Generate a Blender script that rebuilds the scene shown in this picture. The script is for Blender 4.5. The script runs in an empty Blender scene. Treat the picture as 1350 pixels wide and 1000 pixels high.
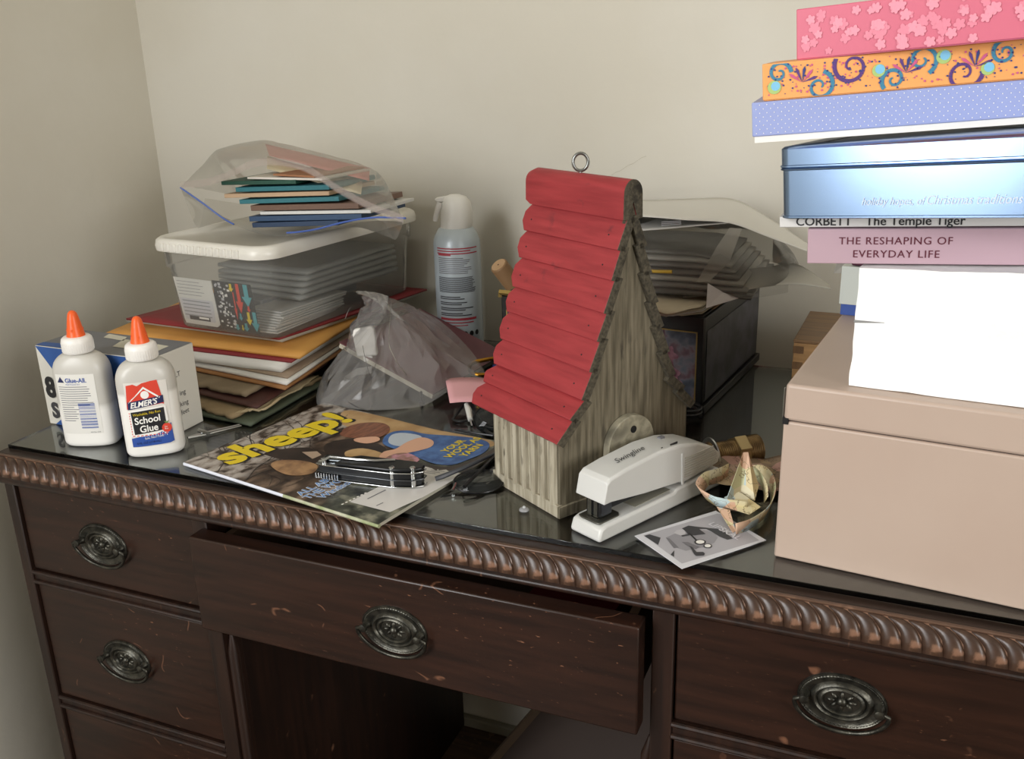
import bpy, bmesh, math, random
from math import sin, cos, pi, radians, sqrt, atan2
from mathutils import Vector, Matrix, noise
random.seed(7)
V = Vector
S = bpy.context.scene
COL = S.collection

# ------------------------------------------------------------------ camera, world, light, exposure
F_PX, YAW, PITCH, ROLL = 1247.78, 0.40100, 0.32921, -0.02740
CAM = V((0.91854, -0.69386, 0.40162))
FW = V((-sin(YAW) * cos(PITCH), cos(YAW) * cos(PITCH), -sin(PITCH)))
_r = V((cos(YAW), sin(YAW), 0)); _u = _r.cross(FW)
RT = _r * cos(ROLL) + _u * sin(ROLL); UP = -_r * sin(ROLL) + _u * cos(ROLL)
cam = bpy.data.cameras.new('camera'); camo = bpy.data.objects.new('camera', cam); COL.objects.link(camo)
cam.sensor_width = 36; cam.lens = 36 * F_PX / 1350; cam.clip_start = 0.02
camo.matrix_world = Matrix(((RT.x, UP.x, -FW.x, CAM.x), (RT.y, UP.y, -FW.y, CAM.y), (RT.z, UP.z, -FW.z, CAM.z), (0, 0, 0, 1)))
S.camera = camo
S.view_settings.view_transform = 'Standard'; S.view_settings.look = 'None'
S.view_settings.gamma = 1.0; S.view_settings.use_curve_mapping = False
S.view_settings.exposure = 0.08
W = bpy.data.worlds.new('room_ambient'); S.world = W; W.use_nodes = True
bg = W.node_tree.nodes['Background']; bg.inputs[0].default_value = (1.0, 0.97, 0.93, 1); bg.inputs[1].default_value = 0.15
def area(name, loc, target, sx, sy, power, col=(1, 1, 1)):
    l = bpy.data.lights.new(name, 'AREA'); l.shape = 'RECTANGLE'; l.size = sx; l.size_y = sy; l.energy = power; l.color = col
    o = bpy.data.objects.new(name, l); COL.objects.link(o); o.location = loc
    o.rotation_euler = (V(target) - V(loc)).to_track_quat('-Z', 'Y').to_euler(); return o
# daylight through the window of the left wall, behind the camera
area('window_daylight', (-0.25, -1.75, 0.75), (1.3, -0.2, 0.1), 1.1, 1.3, 52, (0.98, 0.99, 1.0))
# a second, farther window in the right wall
area('window_daylight_right', (3.15, -1.5, 0.75), (0.0, 0.2, 0.2), 1.2, 1.2, 42, (1.0, 0.99, 0.97))

# ------------------------------------------------------------------ pixel -> place helpers
def ray(x, y): return FW + RT * ((x - 675) / F_PX) - UP * ((y - 500) / F_PX)
def pz(x, y, z=0.0): d = ray(x, y); return CAM + d * ((z - CAM.z) / d.z)
def py(x, y, Y): d = ray(x, y); return CAM + d * ((Y - CAM.y) / d.y)
def pp(x, y, o, n): d = ray(x, y); return CAM + d * ((V(o) - CAM).dot(n) / d.dot(n))

# ------------------------------------------------------------------ materials
def srgb(c):
    if isinstance(c, str): c = [int(c[i:i + 2], 16) / 255 for i in (1, 3, 5)]
    return tuple((x / 12.92 if x <= .04045 else ((x + .055) / 1.055) ** 2.4) for x in c) + (1,)
MATS = {}
def M(name, col='#808080', rough=.5, metal=0, col2=None, scale=8, bump=0, bscale=60, stretch=None, alpha=1, spec=.5, trans=0, det=4, lo=.4, hi=.62, coat=0, sheen=0):
    if name in MATS: return MATS[name]
    m = bpy.data.materials.new(name); m.use_nodes = True; nt = m.node_tree; N = nt.nodes; L = nt.links
    b = N['Principled BSDF']; b.inputs['Base Color'].default_value = srgb(col); b.inputs['Roughness'].default_value = rough
    b.inputs['Metallic'].default_value = metal; b.inputs['Specular IOR Level'].default_value = spec; b.inputs['Coat Weight'].default_value = coat
    b.inputs['Transmission Weight'].default_value = trans
    if col2 or bump:
        tc = N.new('ShaderNodeTexCoord'); mp = N.new('ShaderNodeMapping'); L.new(tc.outputs['Object'], mp.inputs[0])
        if stretch: mp.inputs['Scale'].default_value = stretch
    if col2:
        n = N.new('ShaderNodeTexNoise'); n.inputs['Scale'].default_value = scale; n.inputs['Detail'].default_value = det; L.new(mp.outputs[0], n.inputs[0])
        r = N.new('ShaderNodeValToRGB'); r.color_ramp.elements[0].position = lo; r.color_ramp.elements[1].position = hi
        r.color_ramp.elements[0].color = srgb(col); r.color_ramp.elements[1].color = srgb(col2); L.new(n.outputs[0], r.inputs[0]); L.new(r.outputs[0], b.inputs['Base Color'])
    if bump:
        n2 = N.new('ShaderNodeTexNoise'); n2.inputs['Scale'].default_value = bscale; n2.inputs['Detail'].default_value = 5; L.new(mp.outputs[0], n2.inputs[0])
        bp = N.new('ShaderNodeBump'); bp.inputs['Strength'].default_value = bump; bp.inputs['Distance'].default_value = .002
        L.new(n2.outputs[0], bp.inputs['Height']); L.new(bp.outputs[0], b.inputs['Normal'])
    if alpha < 1:
        t = N.new('ShaderNodeBsdfTransparent'); mx = N.new('ShaderNodeMixShader'); mx.inputs[0].default_value = alpha
        L.new(t.outputs[0], mx.inputs[1]); L.new(b.outputs[0], mx.inputs[2]); L.new(mx.outputs[0], N['Material Output'].inputs[0])
    MATS[name] = m; return m
def film(name, col, haze, rough=.15, gloss=.5):
    """clear plastic film or thin wall: transparent, a little milky, glossy at grazing angles"""
    if name in MATS: return MATS[name]
    m = bpy.data.materials.new(name); m.use_nodes = True; nt = m.node_tree; N = nt.nodes; L = nt.links
    N.remove(N['Principled BSDF']); out = N['Material Output']
    t = N.new('ShaderNodeBsdfTransparent'); t.inputs[0].default_value = (.96, .96, .95, 1)
    d = N.new('ShaderNodeBsdfDiffuse'); d.inputs[0].default_value = srgb(col)
    tl = N.new('ShaderNodeBsdfTranslucent'); tl.inputs[0].default_value = srgb(col)
    a = N.new('ShaderNodeMixShader'); a.inputs[0].default_value = .4; L.new(d.outputs[0], a.inputs[1]); L.new(tl.outputs[0], a.inputs[2])
    h = N.new('ShaderNodeMixShader'); h.inputs[0].default_value = haze; L.new(t.outputs[0], h.inputs[1]); L.new(a.outputs[0], h.inputs[2])
    g = N.new('ShaderNodeBsdfGlossy'); g.inputs['Roughness'].default_value = rough
    lw = N.new('ShaderNodeLayerWeight'); lw.inputs[0].default_value = .25
    mu = N.new('ShaderNodeMath'); mu.operation = 'MULTIPLY'; mu.inputs[1].default_value = gloss; L.new(lw.outputs['Fresnel'], mu.inputs[0])
    f = N.new('ShaderNodeMixShader'); L.new(mu.outputs[0], f.inputs[0]); L.new(h.outputs[0], f.inputs[1]); L.new(g.outputs[0], f.inputs[2]); L.new(f.outputs[0], out.inputs[0])
    MATS[name] = m; return m
def wood(name, c1, c2, wear, grain=(3, 40, 40), rough=.38, wear_lo=.63, wear_hi=.7, wscale=60, wst=(1, 1, 4), edge=0.0, edgecol=None, bump=.15, lines=False):
    """stained board: streaky grain, scratches and chips of a lighter tone, worn edges"""
    if name in MATS: return MATS[name]
    m = bpy.data.materials.new(name); m.use_nodes = True; nt = m.node_tree; N = nt.nodes; L = nt.links; b = N['Principled BSDF']
    tc = N.new('ShaderNodeTexCoord')
    def nz(sc, scale, det=4):
        mp = N.new('ShaderNodeMapping'); mp.inputs['Scale'].default_value = sc; L.new(tc.outputs['Object'], mp.inputs[0])
        n = N.new('ShaderNodeTexNoise'); n.inputs['Scale'].default_value = scale; n.inputs['Detail'].default_value = det; L.new(mp.outputs[0], n.inputs[0]); return n
    def ramp(src, p0, p1, a, c):
        r = N.new('ShaderNodeValToRGB'); r.color_ramp.elements[0].position = p0; r.color_ramp.elements[1].position = p1
        r.color_ramp.elements[0].color = a; r.color_ramp.elements[1].color = c; L.new(src, r.inputs[0]); return r
    def mix(fac, A, B):
        x = N.new('ShaderNodeMix'); x.data_type = 'RGBA'; L.new(fac, x.inputs[0]); L.new(A, x.inputs[6]) if not isinstance(A, tuple) else setattr(x.inputs[6], 'default_value', A)
        L.new(B, x.inputs[7]) if not isinstance(B, tuple) else setattr(x.inputs[7], 'default_value', B); return x
    g = nz(grain, 4, 6); base = ramp(g.outputs[0], .35, .68, srgb(c1), srgb(c2))
    bl = nz((1, 1, 1), 9, 3)
    sp = nz(wst, wscale, 5); k1 = ramp(sp.outputs[0], wear_lo, wear_hi, (0, 0, 0, 1), (1, 1, 1, 1)); k2 = ramp(bl.outputs[0], .45, .62, (0, 0, 0, 1), (1, 1, 1, 1))
    mm = N.new('ShaderNodeMath'); mm.operation = 'MULTIPLY'; L.new(k1.outputs[0], mm.inputs[0]); L.new(k2.outputs[0], mm.inputs[1])
    ln = nz((1, 1, 1), 13, 2); k3 = ramp(ln.outputs[0], .492, .5, (0, 0, 0, 1), (1, 1, 1, 1)); x3 = k3.color_ramp.elements.new(.508); x3.color = (0, 0, 0, 1)
    ms = nz((1, 1, 1), 31, 2); k4 = ramp(ms.outputs[0], .60, .63, (0, 0, 0, 1), (.8, .8, .8, 1)); m3 = N.new('ShaderNodeMath'); m3.operation = 'MULTIPLY'; L.new(k3.outputs[0], m3.inputs[0]); L.new(k4.outputs[0], m3.inputs[1])
    mx_ = N.new('ShaderNodeMath'); mx_.operation = 'MAXIMUM'; mx_.inputs[1].default_value = 0; L.new(mm.outputs[0], mx_.inputs[0])
    if lines: L.new(m3.outputs[0], mx_.inputs[1])
    col = mix(mx_.outputs[0], base.outputs[0], srgb(wear)); cur = col.outputs[2]
    if edge:
        ge = N.new('ShaderNodeNewGeometry'); pe = ramp(ge.outputs['Pointiness'], .5 + edge * .45, .5 + edge * 1.2, (0, 0, 0, 1), (1, 1, 1, 1)); e = mix(pe.outputs[0], cur, srgb(edgecol or wear)); cur = e.outputs[2]
    L.new(cur, b.inputs['Base Color']); b.inputs['Roughness'].default_value = rough
    bp = N.new('ShaderNodeBump'); bp.inputs['Strength'].default_value = bump; bp.inputs['Distance'].default_value = .001; L.new(g.outputs[0], bp.inputs['Height']); L.new(bp.outputs[0], b.inputs['Normal'])
    MATS[name] = m; return m

# ------------------------------------------------------------------ mesh helpers
def frame(o, ex, ez=V((0, 0, 1))):
    ex = V(ex).normalized(); ey = V(ez).cross(ex).normalized(); e3 = ex.cross(ey)
    return Matrix(((ex.x, ey.x, e3.x, o[0]), (ex.y, ey.y, e3.y, o[1]), (ex.z, ey.z, e3.z, o[2]), (0, 0, 0, 1)))
def at(x, y, z=0, deg=0): return frame((x, y, z), (cos(radians(deg)), sin(radians(deg)), 0))
class MB:
    def __init__(s): s.v = []; s.f = []
    def add(s, vs, fs):
        n = len(s.v); s.v += [tuple(v) for v in vs]; s.f += [tuple(i + n for i in f) for f in fs]; return s
    def box(s, x0, x1, y0, y1, z0, z1, m=None):
        vs = [V((x, y, z)) for z in (z0, z1) for y in (y0, y1) for x in (x0, x1)]
        if m: vs = [m @ v for v in vs]
        return s.add(vs, [(0, 2, 3, 1), (4, 5, 7, 6), (0, 1, 5, 4), (2, 6, 7, 3), (0, 4, 6, 2), (1, 3, 7, 5)])
    def prism(s, poly, z0, z1, m=None):
        """poly: (x,y) list, extruded along z"""
        n = len(poly); vs = [V((x, y, z0)) for x, y in poly] + [V((x, y, z1)) for x, y in poly]
        if m: vs = [m @ v for v in vs]
        a = sum(poly[i][0] * poly[(i + 1) % n][1] - poly[(i + 1) % n][0] * poly[i][1] for i in range(n))
        fs = [tuple(range(n))[::-1], tuple(range(n, 2 * n))] + [(i, (i + 1) % n, n + (i + 1) % n, n + i) for i in range(n)]
        if a < 0: fs = [f[::-1] for f in fs]
        return s.add(vs, fs)
    def tube(s, path, r, n=10, cap=True, closed=False):
        path = [V(p) for p in path]; k = len(path); rs = r if isinstance(r, (list, tuple)) else [r] * k; base = len(s.v); up = None
        for i, p in enumerate(path):
            a = path[(i - 1) % k] if (i or closed) else p; b = path[(i + 1) % k] if (i < k - 1 or closed) else p
            t = (b - a).normalized()
            if up is None: up = V((0, 0, 1)) if abs(t.z) < .9 else V((1, 0, 0))
            x = t.cross(up); x = x.normalized() if x.length > 1e-6 else V((1, 0, 0)); up = x.cross(t).normalized()
            for j in range(n): an = 2 * pi * j / n; s.v.append(tuple(p + (x * cos(an) + up * sin(an)) * rs[i]))
        for i in range(k if closed else k - 1):
            for j in range(n):
                a = base + i * n; b = base + ((i + 1) % k) * n; s.f.append((a + j, b + j, b + (j + 1) % n, a + (j + 1) % n))
        if cap and not closed: s.f.append(tuple(base + j for j in range(n))); s.f.append(tuple(base + (k - 1) * n + j for j in range(n))[::-1])
        return s
    def lathe(s, prof, n=24, m=None, sx=1, sy=1):
        base = len(s.v)
        for r, z in prof:
            for j in range(n):
                v = V((r * sx * cos(2 * pi * j / n), r * sy * sin(2 * pi * j / n), z)); s.v.append(tuple(m @ v if m else v))
        for i in range(len(prof) - 1):
            for j in range(n): s.f.append((base + i * n + j, base + i * n + (j + 1) % n, base + (i + 1) * n + (j + 1) % n, base + (i + 1) * n + j))
        if prof[0][0] > 1e-5: s.f.append(tuple(base + j for j in range(n))[::-1])
        if prof[-1][0] > 1e-5: s.f.append(tuple(base + (len(prof) - 1) * n + j for j in range(n)))
        return s
    def grid(s, fn, nu, nv):
        b = len(s.v)
        for i in range(nu + 1):
            for j in range(nv + 1): s.v.append(tuple(fn(i / nu, j / nv)))
        for i in range(nu):
            for j in range(nv): q = b + i * (nv + 1) + j; s.f.append((q, q + nv + 1, q + nv + 2, q + 1))
        return s
    def ribbon(s, path, dirs, w, th=0):
        """flat strip: path points, width direction per point"""
        b = len(s.v)
        for p, d in zip(path, dirs): s.v += [tuple(V(p) - V(d) * w / 2), tuple(V(p) + V(d) * w / 2)]
        for i in range(len(path) - 1): q = b + 2 * i; s.f.append((q, q + 1, q + 3, q + 2))
        return s
    def obj(s, name, mat, parent=None, m=None, smooth=35, bevel=0, solid=0, sub=0, seg=2, limit=30):
        me = bpy.data.meshes.new(name); me.from_pydata(s.v, [], s.f)
        bm = bmesh.new(); bm.from_mesh(me); bmesh.ops.remove_doubles(bm, verts=bm.verts, dist=1e-6); bmesh.ops.recalc_face_normals(bm, faces=bm.faces); bm.to_mesh(me); bm.free()
        me.materials.append(mat); o = bpy.data.objects.new(name, me); COL.objects.link(o)
        if smooth:
            for p in me.polygons: p.use_smooth = True
            me.set_sharp_from_angle(angle=radians(smooth))
        if parent: o.parent = parent
        if m is not None: o.matrix_local = m
        if solid: md = o.modifiers.new('thickness', 'SOLIDIFY'); md.thickness = solid; md.offset = 0
        if sub: md = o.modifiers.new('sub', 'SUBSURF'); md.levels = md.render_levels = sub
        if bevel:
            md = o.modifiers.new('bevel', 'BEVEL'); md.width = bevel; md.segments = seg; md.limit_method = 'ANGLE'; md.angle_limit = radians(limit); md.harden_normals = False
        return o
def tag(o, label, cat=None, group=None, kind=None):
    if label: o['label'] = label
    if cat: o['category'] = cat
    if group: o['group'] = group
    if kind: o['kind'] = kind
    return o
def thing(name, label, cat, m=None, group=None):
    o = bpy.data.objects.new(name, None); COL.objects.link(o); o.empty_display_size = .02
    if m is not None: o.matrix_world = m
    return tag(o, label, cat, group)
def struct(name, mb, mat, **k): o = mb.obj(name, mat, **k); o['kind'] = 'structure'; return o
def copy_part(o, name, parent, m=None):
    c = bpy.data.objects.new(name, o.data); COL.objects.link(c); c.parent = parent
    for md in o.modifiers:
        n = c.modifiers.new(md.name, md.type)
        if md.type == 'BEVEL': n.width = md.width; n.segments = md.segments; n.limit_method = md.limit_method; n.angle_limit = md.angle_limit
    if m is not None: c.matrix_local = m
    return c
_tc = {}
def text_geo(s, size, bold=0, shear=0, align='LEFT', space=1.0):
    cu = bpy.data.curves.new('t', 'FONT'); cu.body = s; cu.size = size; cu.offset = bold * size; cu.shear = shear; cu.align_x = align; cu.space_character = space; cu.resolution_u = 3
    o = bpy.data.objects.new('t', cu); COL.objects.link(o); dg = bpy.context.evaluated_depsgraph_get(); me = bpy.data.meshes.new_from_object(o.evaluated_get(dg))
    vs = [tuple(v.co) for v in me.vertices]; fs = [tuple(p.vertices) for p in me.polygons]
    bpy.data.objects.remove(o); bpy.data.curves.remove(cu); bpy.data.meshes.remove(me); return vs, fs
def text(s, size, fn, mat, parent, name='printed_text', **k):
    """printed lettering laid on a surface: fn maps (x,y) of the line to a point"""
    vs, fs = text_geo(s, size, **k); b = MB(); b.add([fn(x, y) for x, y, _ in vs], fs)
    me = bpy.data.meshes.new(name); me.from_pydata(b.v, [], b.f); me.materials.append(mat); o = bpy.data.objects.new(name, me); COL.objects.link(o); o.parent = parent; return o
def patch(pts, fn, mat, parent, name='print', sub=0):
    """flat printed shape: 2-D outline mapped by fn; sub = longest edge on a curved surface"""
    bm = bmesh.new(); vs = [bm.verts.new((x, y, 0)) for x, y in pts]; bm.faces.new(vs); bmesh.ops.triangulate(bm, faces=bm.faces)
    if sub:
        for _ in range(5):
            es = [e for e in bm.edges if e.calc_length() > sub]
            if not es: break
            bmesh.ops.subdivide_edges(bm, edges=es, cuts=1); bmesh.ops.triangulate(bm, faces=[f for f in bm.faces if len(f.verts) > 3])
    for v in bm.verts: v.co = fn(v.co.x, v.co.y)
    me = bpy.data.meshes.new(name); bm.to_mesh(me); bm.free(); me.materials.append(mat); o = bpy.data.objects.new(name, me); COL.objects.link(o); o.parent = parent; return o
def circ(cx, cy, rx, ry=None, n=24, a0=0, a1=2 * pi): ry = ry or rx; return [(cx + rx * cos(a0 + (a1 - a0) * i / n), cy + ry * sin(a0 + (a1 - a0) * i / n)) for i in range(n)]
def fbm(p, s=1, o=3): return noise.fractal(V(p) * s, 1.0, 2.0, o)
def lerp(a, b, t): return a + (b - a) * t
def smoothpath(pts, n=6, closed=False):
    pts = [V(p) for p in pts]; out = []; k = len(pts)
    for i in range(k if closed else k - 1):
        g = (lambda j: pts[j % k]) if closed else (lambda j: pts[max(0, min(k - 1, j))])
        p0, p1, p2, p3 = g(i - 1), g(i), g(i + 1), g(i + 2)
        for q in range(n):
            t = q / n; out.append(.5 * ((2 * p1) + (p2 - p0) * t + (2 * p0 - 5 * p1 + 4 * p2 - p3) * t * t + (3 * p1 - p0 - 3 * p2 + p3) * t ** 3))
    if not closed: out.append(pts[-1])
    return out

# ------------------------------------------------------------------ the room
ZF, YW, XL = -0.765, 0.61, -0.285
plaster = M('wall_plaster', '#cfcabc', .85, col2='#d4d0c4', scale=3, bump=.25, bscale=45)
struct('floor', MB().box(XL - .1, 3.3, -3.2, YW, ZF - .05, ZF), wood('floor_boards', '#3a2a1e', '#5a4330', '#6b523c', (2, 30, 30), .45))
struct('wall_back', MB().box(XL - .1, 3.3, YW, YW + .1, ZF, 1.9), plaster)
wl = MB()
wl.box(XL - .1, XL, -1.15, YW, ZF, 1.9); wl.box(XL - .1, XL, -3.2, -2.35, ZF, 1.9); wl.box(XL - .1, XL, -2.35, -1.15, ZF, .05); wl.box(XL - .1, XL, -2.35, -1.15, 1.45, 1.9)
struct('wall_left', wl, plaster)
wf = MB()
for a in ((-2.35, -2.29, .05, 1.45), (-1.21, -1.15, .05, 1.45), (-2.29, -1.21, .05, .11), (-2.29, -1.21, 1.39, 1.45), (-2.29, -1.21, .73, .77)): wf.box(XL - .09, XL + .01, a[0], a[1], a[2], a[3])
struct('window_1', wf, M('window_paint', '#e6e2d6', .5))
struct('ceiling', MB().box(XL - .1, 3.3, -3.2, YW + .1, 1.9, 1.95), plaster)
struct('wall_front', MB().box(XL - .1, 3.3, -3.3, -3.2, ZF, 1.9), M('front_wall_paint', '#a79c88', .85))
wr_ = MB()
wr_.box(3.2, 3.3, -.9, YW, ZF, 1.9); wr_.box(3.2, 3.3, -3.2, -2.1, ZF, 1.9); wr_.box(3.2, 3.3, -2.1, -.9, ZF, .15); wr_.box(3.2, 3.3, -2.1, -.9, 1.35, 1.9)
struct('wall_right', wr_, plaster)
wq = MB()
for a in ((-2.1, -2.04, .15, 1.35), (-.96, -.9, .15, 1.35), (-2.04, -.96, .15, .21), (-2.04, -.96, 1.29, 1.35), (-2.04, -.96, .73, .77)): wq.box(3.19, 3.29, a[0], a[1], a[2], a[3])
struct('window_2', wq, M('window_paint', '#e6e2d6'))
struct('baseboard_back', MB().box(XL, 3.2, YW - .014, YW, ZF, ZF + .02), M('baseboard_paint', '#8f8a7a', .6), bevel=.003)
sc = M('plaster_scratch', '#a49c86', .9)
for k, (a, b) in enumerate((((806, 231), (852, 205)),)):
    pa, pb = py(*a, YW - .0004), py(*b, YW - .0004); path = [lerp(pa, pb, i / 8) + V((0, 0, .0008 * sin(i * 2.1))) for i in range(9)]
    o = MB().ribbon(path, [V((.4, 0, .9))] * 9, .0005).obj('plaster_scratch', sc, bpy.data.objects['wall_back'])

# ------------------------------------------------------------------ the desk
DW, DB = 1.085, 0.55
mahog = wood('mahogany_front', '#20120c', '#311c13', '#7a543f', (2.2, 26, 26), .36, .66, .70, 110, (1, 1, 3.0), lines=True)
mahog_d = wood('mahogany_frame', '#1d110c', '#2e1b12', '#6e4e3b', (25, 25, 2), .42, .66, .74, 60, (3, 1, 1))
mahog_t = wood('mahogany_top', '#20150f', '#302017', '#503c30', (2, 26, 26), .4, .68, .75, 50)
carve = wood('carved_moulding_wood', '#35241b', '#4c372a', '#7d5d4a', (20, 20, 20), .34, .6, .7, 80, (1, 1, 1), edge=.12, edgecol='#8d6b56', bump=.3)
dark = M('desk_interior', '#1c120d', .7)
desk = thing('desk', 'dark mahogany kneehole desk with carved rope edge and oval drawer pulls', 'desk', Matrix.Translation((0, 0, ZF)))
D0 = Matrix.Translation((0, 0, -ZF))
FY = -.014                                     # front plane of the frame
MB().box(-.004, DW, -.012, DB, -.030, -.0052).obj('desktop', mahog_t, desk, D0, bevel=.002)
# moulding: backing cove, top fillet, bottom bead
MB().prism([(-.0135, -.0052), (-.019, -.0085), (-.0235, -.0150), (-.0245, -.0235), (-.022, -.0275), (-.0135, -.028)], -.004, DW, Matrix(((0, 0, 1, 0), (1, 0, 0, 0), (0, 1, 0, 0), (0, 0, 0, 1)))).obj('moulding_core', carve, desk, D0)
MB().box(-.004, DW, -.0165, -.0125, -.0072, -.0048).obj('top_fillet', carve, desk, D0, bevel=.0008)
MB().tube([(-.004, -.0205, -.0345), (DW, -.0205, -.0345)], .0032, 10).box(-.004, DW, -.0225, -.010, -.0375, -.0275).obj('bottom_bead', mahog_d, desk, D0, bevel=.001)
# carved lobes (one mesh shared by all)
PITCH_L = .01433
def lobe(u, v):
    # u along the ovolo from top to bottom, v across
    a = u * 1.35; cy = -.0150 - .0105 * sin(a) / sin(1.35); cz = -.0075 - .0195 * (1 - cos(a)) / (1 - cos(1.35))
    x = -.0165 * (1 - u) ** 2.0 + (v - .5) * PITCH_L * (1.0 if u > .12 else .55 + u * 3.7)
    h = .0036 * sqrt(max(0, 1 - (2 * v - 1) ** 2)) * min(1, .25 + 2.2 * u) * (1 if u < .9 else .55 + .45 * (1 - (u - .9) * 10))
    n = V((0, -sin(a * .8 + .15), cos(a * .8 + .15)))
    return V((x, cy, cz)) + n * h
lm = MB().grid(lobe, 10, 9)
first = None; k = 0
while .003 + k * PITCH_L < DW + .006:
    m = D0 @ Matrix.Translation((.008 + k * PITCH_L, 0, 0))
    if first is None: first = lm.obj('carved_lobe', carve, desk, m, smooth=60)
    else: copy_part(first, 'carved_lobe', desk, m)
    k += 1
# pedestals and frame
XS = [(.0, .014), (.266, .285), (.753, .772), (DW - .014, DW)]
for a, b in XS: MB().box(a, b, FY, FY + .03, ZF, -.028).obj('stile', mahog_d, desk, D0, bevel=.0012)
MB().box(0, .012, FY + .01, DB - .005, ZF, -.03).obj('side_panel', mahog_d, desk, D0)
MB().box(DW - .012, DW, FY + .01, DB - .005, ZF, -.03).obj('side_panel', mahog_d, desk, D0)
MB().box(.2665, .2835, FY + .031, DB - .005, ZF + .05, -.03).obj('inner_panel', mahog_d, desk, D0)
MB().box(.754, .7715, FY + .031, DB - .005, ZF + .05, -.03).obj('inner_panel', mahog_d, desk, D0)
# turned corner strip at the kneehole mouth
MB().tube([(.2885, FY + .010, ZF + .03), (.2885, FY + .010, -.200), (.2865, FY + .012, -.180)], [.0065, .0065, .002], 12).obj('corner_bead', mahog_d, desk, D0)
MB().tube([(.7495, FY + .010, ZF + .03), (.7495, FY + .010, -.200), (.7515, FY + .012, -.180)], [.0065, .0065, .002], 12).obj('corner_bead', mahog_d, desk, D0)
def rail(x0, x1, z, h=.0165):
    MB().box(x0, x1, FY + .003, FY + .025, z - h, z).tube([(x0, FY + .002, z - .002), (x1, FY + .002, z - .002)], .0026, 8).tube([(x0, FY + .002, z - h + .002), (x1, FY + .002, z - h + .002)], .0026, 8).obj('rail', mahog_d, desk, D0)
for (x0, x1) in ((.014, .266), (.772, DW - .014)):
    for z in (-.1525, -.327, -.52): rail(x0, x1, z)
MB().box(.285, .753, FY + .004, FY + .02, -.044, -.036).obj('rail', mahog_d, desk, D0)
MB().box(.285, .753, FY + .03, DB - .01, -.036, -.031).obj('dust_board', dark, desk, D0)

bronze = M('aged_bronze', '#3b3a35', .36, .85, col2='#56544c', scale=120, bump=.2, bscale=300)
bronze_d = M('aged_bronze_dark', '#33322d', .42, .85, col2='#4c4a42', scale=100)
def ell(a, b, n=40, a0=0, a1=2 * pi): return [(a * cos(a0 + (a1 - a0) * i / n), b * sin(a0 + (a1 - a0) * i / n)) for i in range(n)]
RX = Matrix.Rotation(radians(90), 4, 'X')      # z of the lathe points to -y (out of the drawer)
def handle(drawer, cx, cz, yf):
    m = Matrix.Translation((cx, yf, cz)) @ RX
    prof = [(1.0, 0), (1.0, .0012), (.965, .0024), (.93, .0018), (.90, .0022), (.86, .0014), (.72, .0010), (.66, .0034), (.61, .0042), (.57, .0032), (.545, .0016), (.50, .0034), (.455, .0040), (.42, .0030), (.40, .0012), (.15, .0012), (0.0001, .0012)]
    b = MB(); b.lathe([(r * .0345, z) for r, z in prof], 56, None, 1, .72)
    for i in range(72): a = 2 * pi * i / 72; b.lathe([(.0007, 0), (.0005, .0006), (.0001, .0008)], 5, Matrix.Translation((.0345 * .915 * cos(a), .0345 * .72 * .915 * sin(a), .0019)))
    b.obj('handle_plate', bronze, drawer, m, smooth=50)
    r = MB()
    for i in range(8):
        a = 2 * pi * i / 8; p = Matrix.Translation((.0082 * cos(a), .0055 * sin(a), .0008)) @ Matrix.Rotation(a, 4, 'Z')
        r.lathe([(.0030, 0), (.0026, .0012), (.0013, .0020), (.0001, .0022)], 10, p, 1.25, .62)
    r.lathe([(.0042, 0), (.0040, .002), (.0026, .0036), (.0001, .0042)], 14, Matrix.Translation((0, 0, .001)))
    r.obj('rosette', bronze, drawer, m, smooth=60)
    for s in (-1, 1):
        p = Matrix.Translation((s * .0285, .0010, .001))
        MB().lathe([(.0044, 0), (.0040, .003), (.0030, .0042), (.0030, .008), (.0040, .0088), (.0038, .0104), (.0016, .0112), (.0001, .0112)], 16, p).obj('handle_post', bronze, drawer, m, smooth=50)
    pts = [(.0360 * cos(t), -.001 - .0262 * sin(t) * 1.0, .0088 - .0052 * sin(t)) for t in [pi * i / 28 for i in range(29)]]
    pts = [(.029, .0012, .0085)] + pts + [(-.029, .0012, .0085)]
    MB().tube(pts, .0019, 9).obj('handle_bail', bronze, drawer, m, smooth=60)
def drawer(x0, x1, z0, z1, yf, th, hx, hz, hand=True, box=0):
    d = MB().box(x0, x1, yf, yf + th, z0, z1).obj('drawer', mahog, desk, D0, bevel=.0016)
    if hand: handle(d, hx, hz, yf)
    if box:
        b = MB(); b.box(x0 + .012, x0 + .02, yf + th, yf + box, z0 + .008, z1 - .014); b.box(x1 - .02, x1 - .012, yf + th, yf + box, z0 + .008, z1 - .014); b.box(x0 + .02, x1 - .02, yf + th, yf + box, z0 + .008, z0 + .014)
        b.obj('drawer_tray', M('drawer_tray_wood', '#4a3626', .6), d)
    return d
drawer(.0155, .2645, -.1505, -.042, FY + .004, .02, .132, -.0975)
drawer(.0155, .2645, -.325, -.171, FY + .004, .02, .136, -.2465)
drawer(.0155, .2645, -.518, -.3455, FY + .004, .02, .137, -.428)
drawer(.2800, .7475, -.1560, -.0485, -.036, .021, .5135, -.1030, box=.42)
drawer(.7735, DW - .0155, -.1505, -.042, FY + .004, .02, .9085, -.0945)
drawer(.7735, DW - .0155, -.325, -.171, FY + .004, .02, .9085, -.2465)

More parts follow.
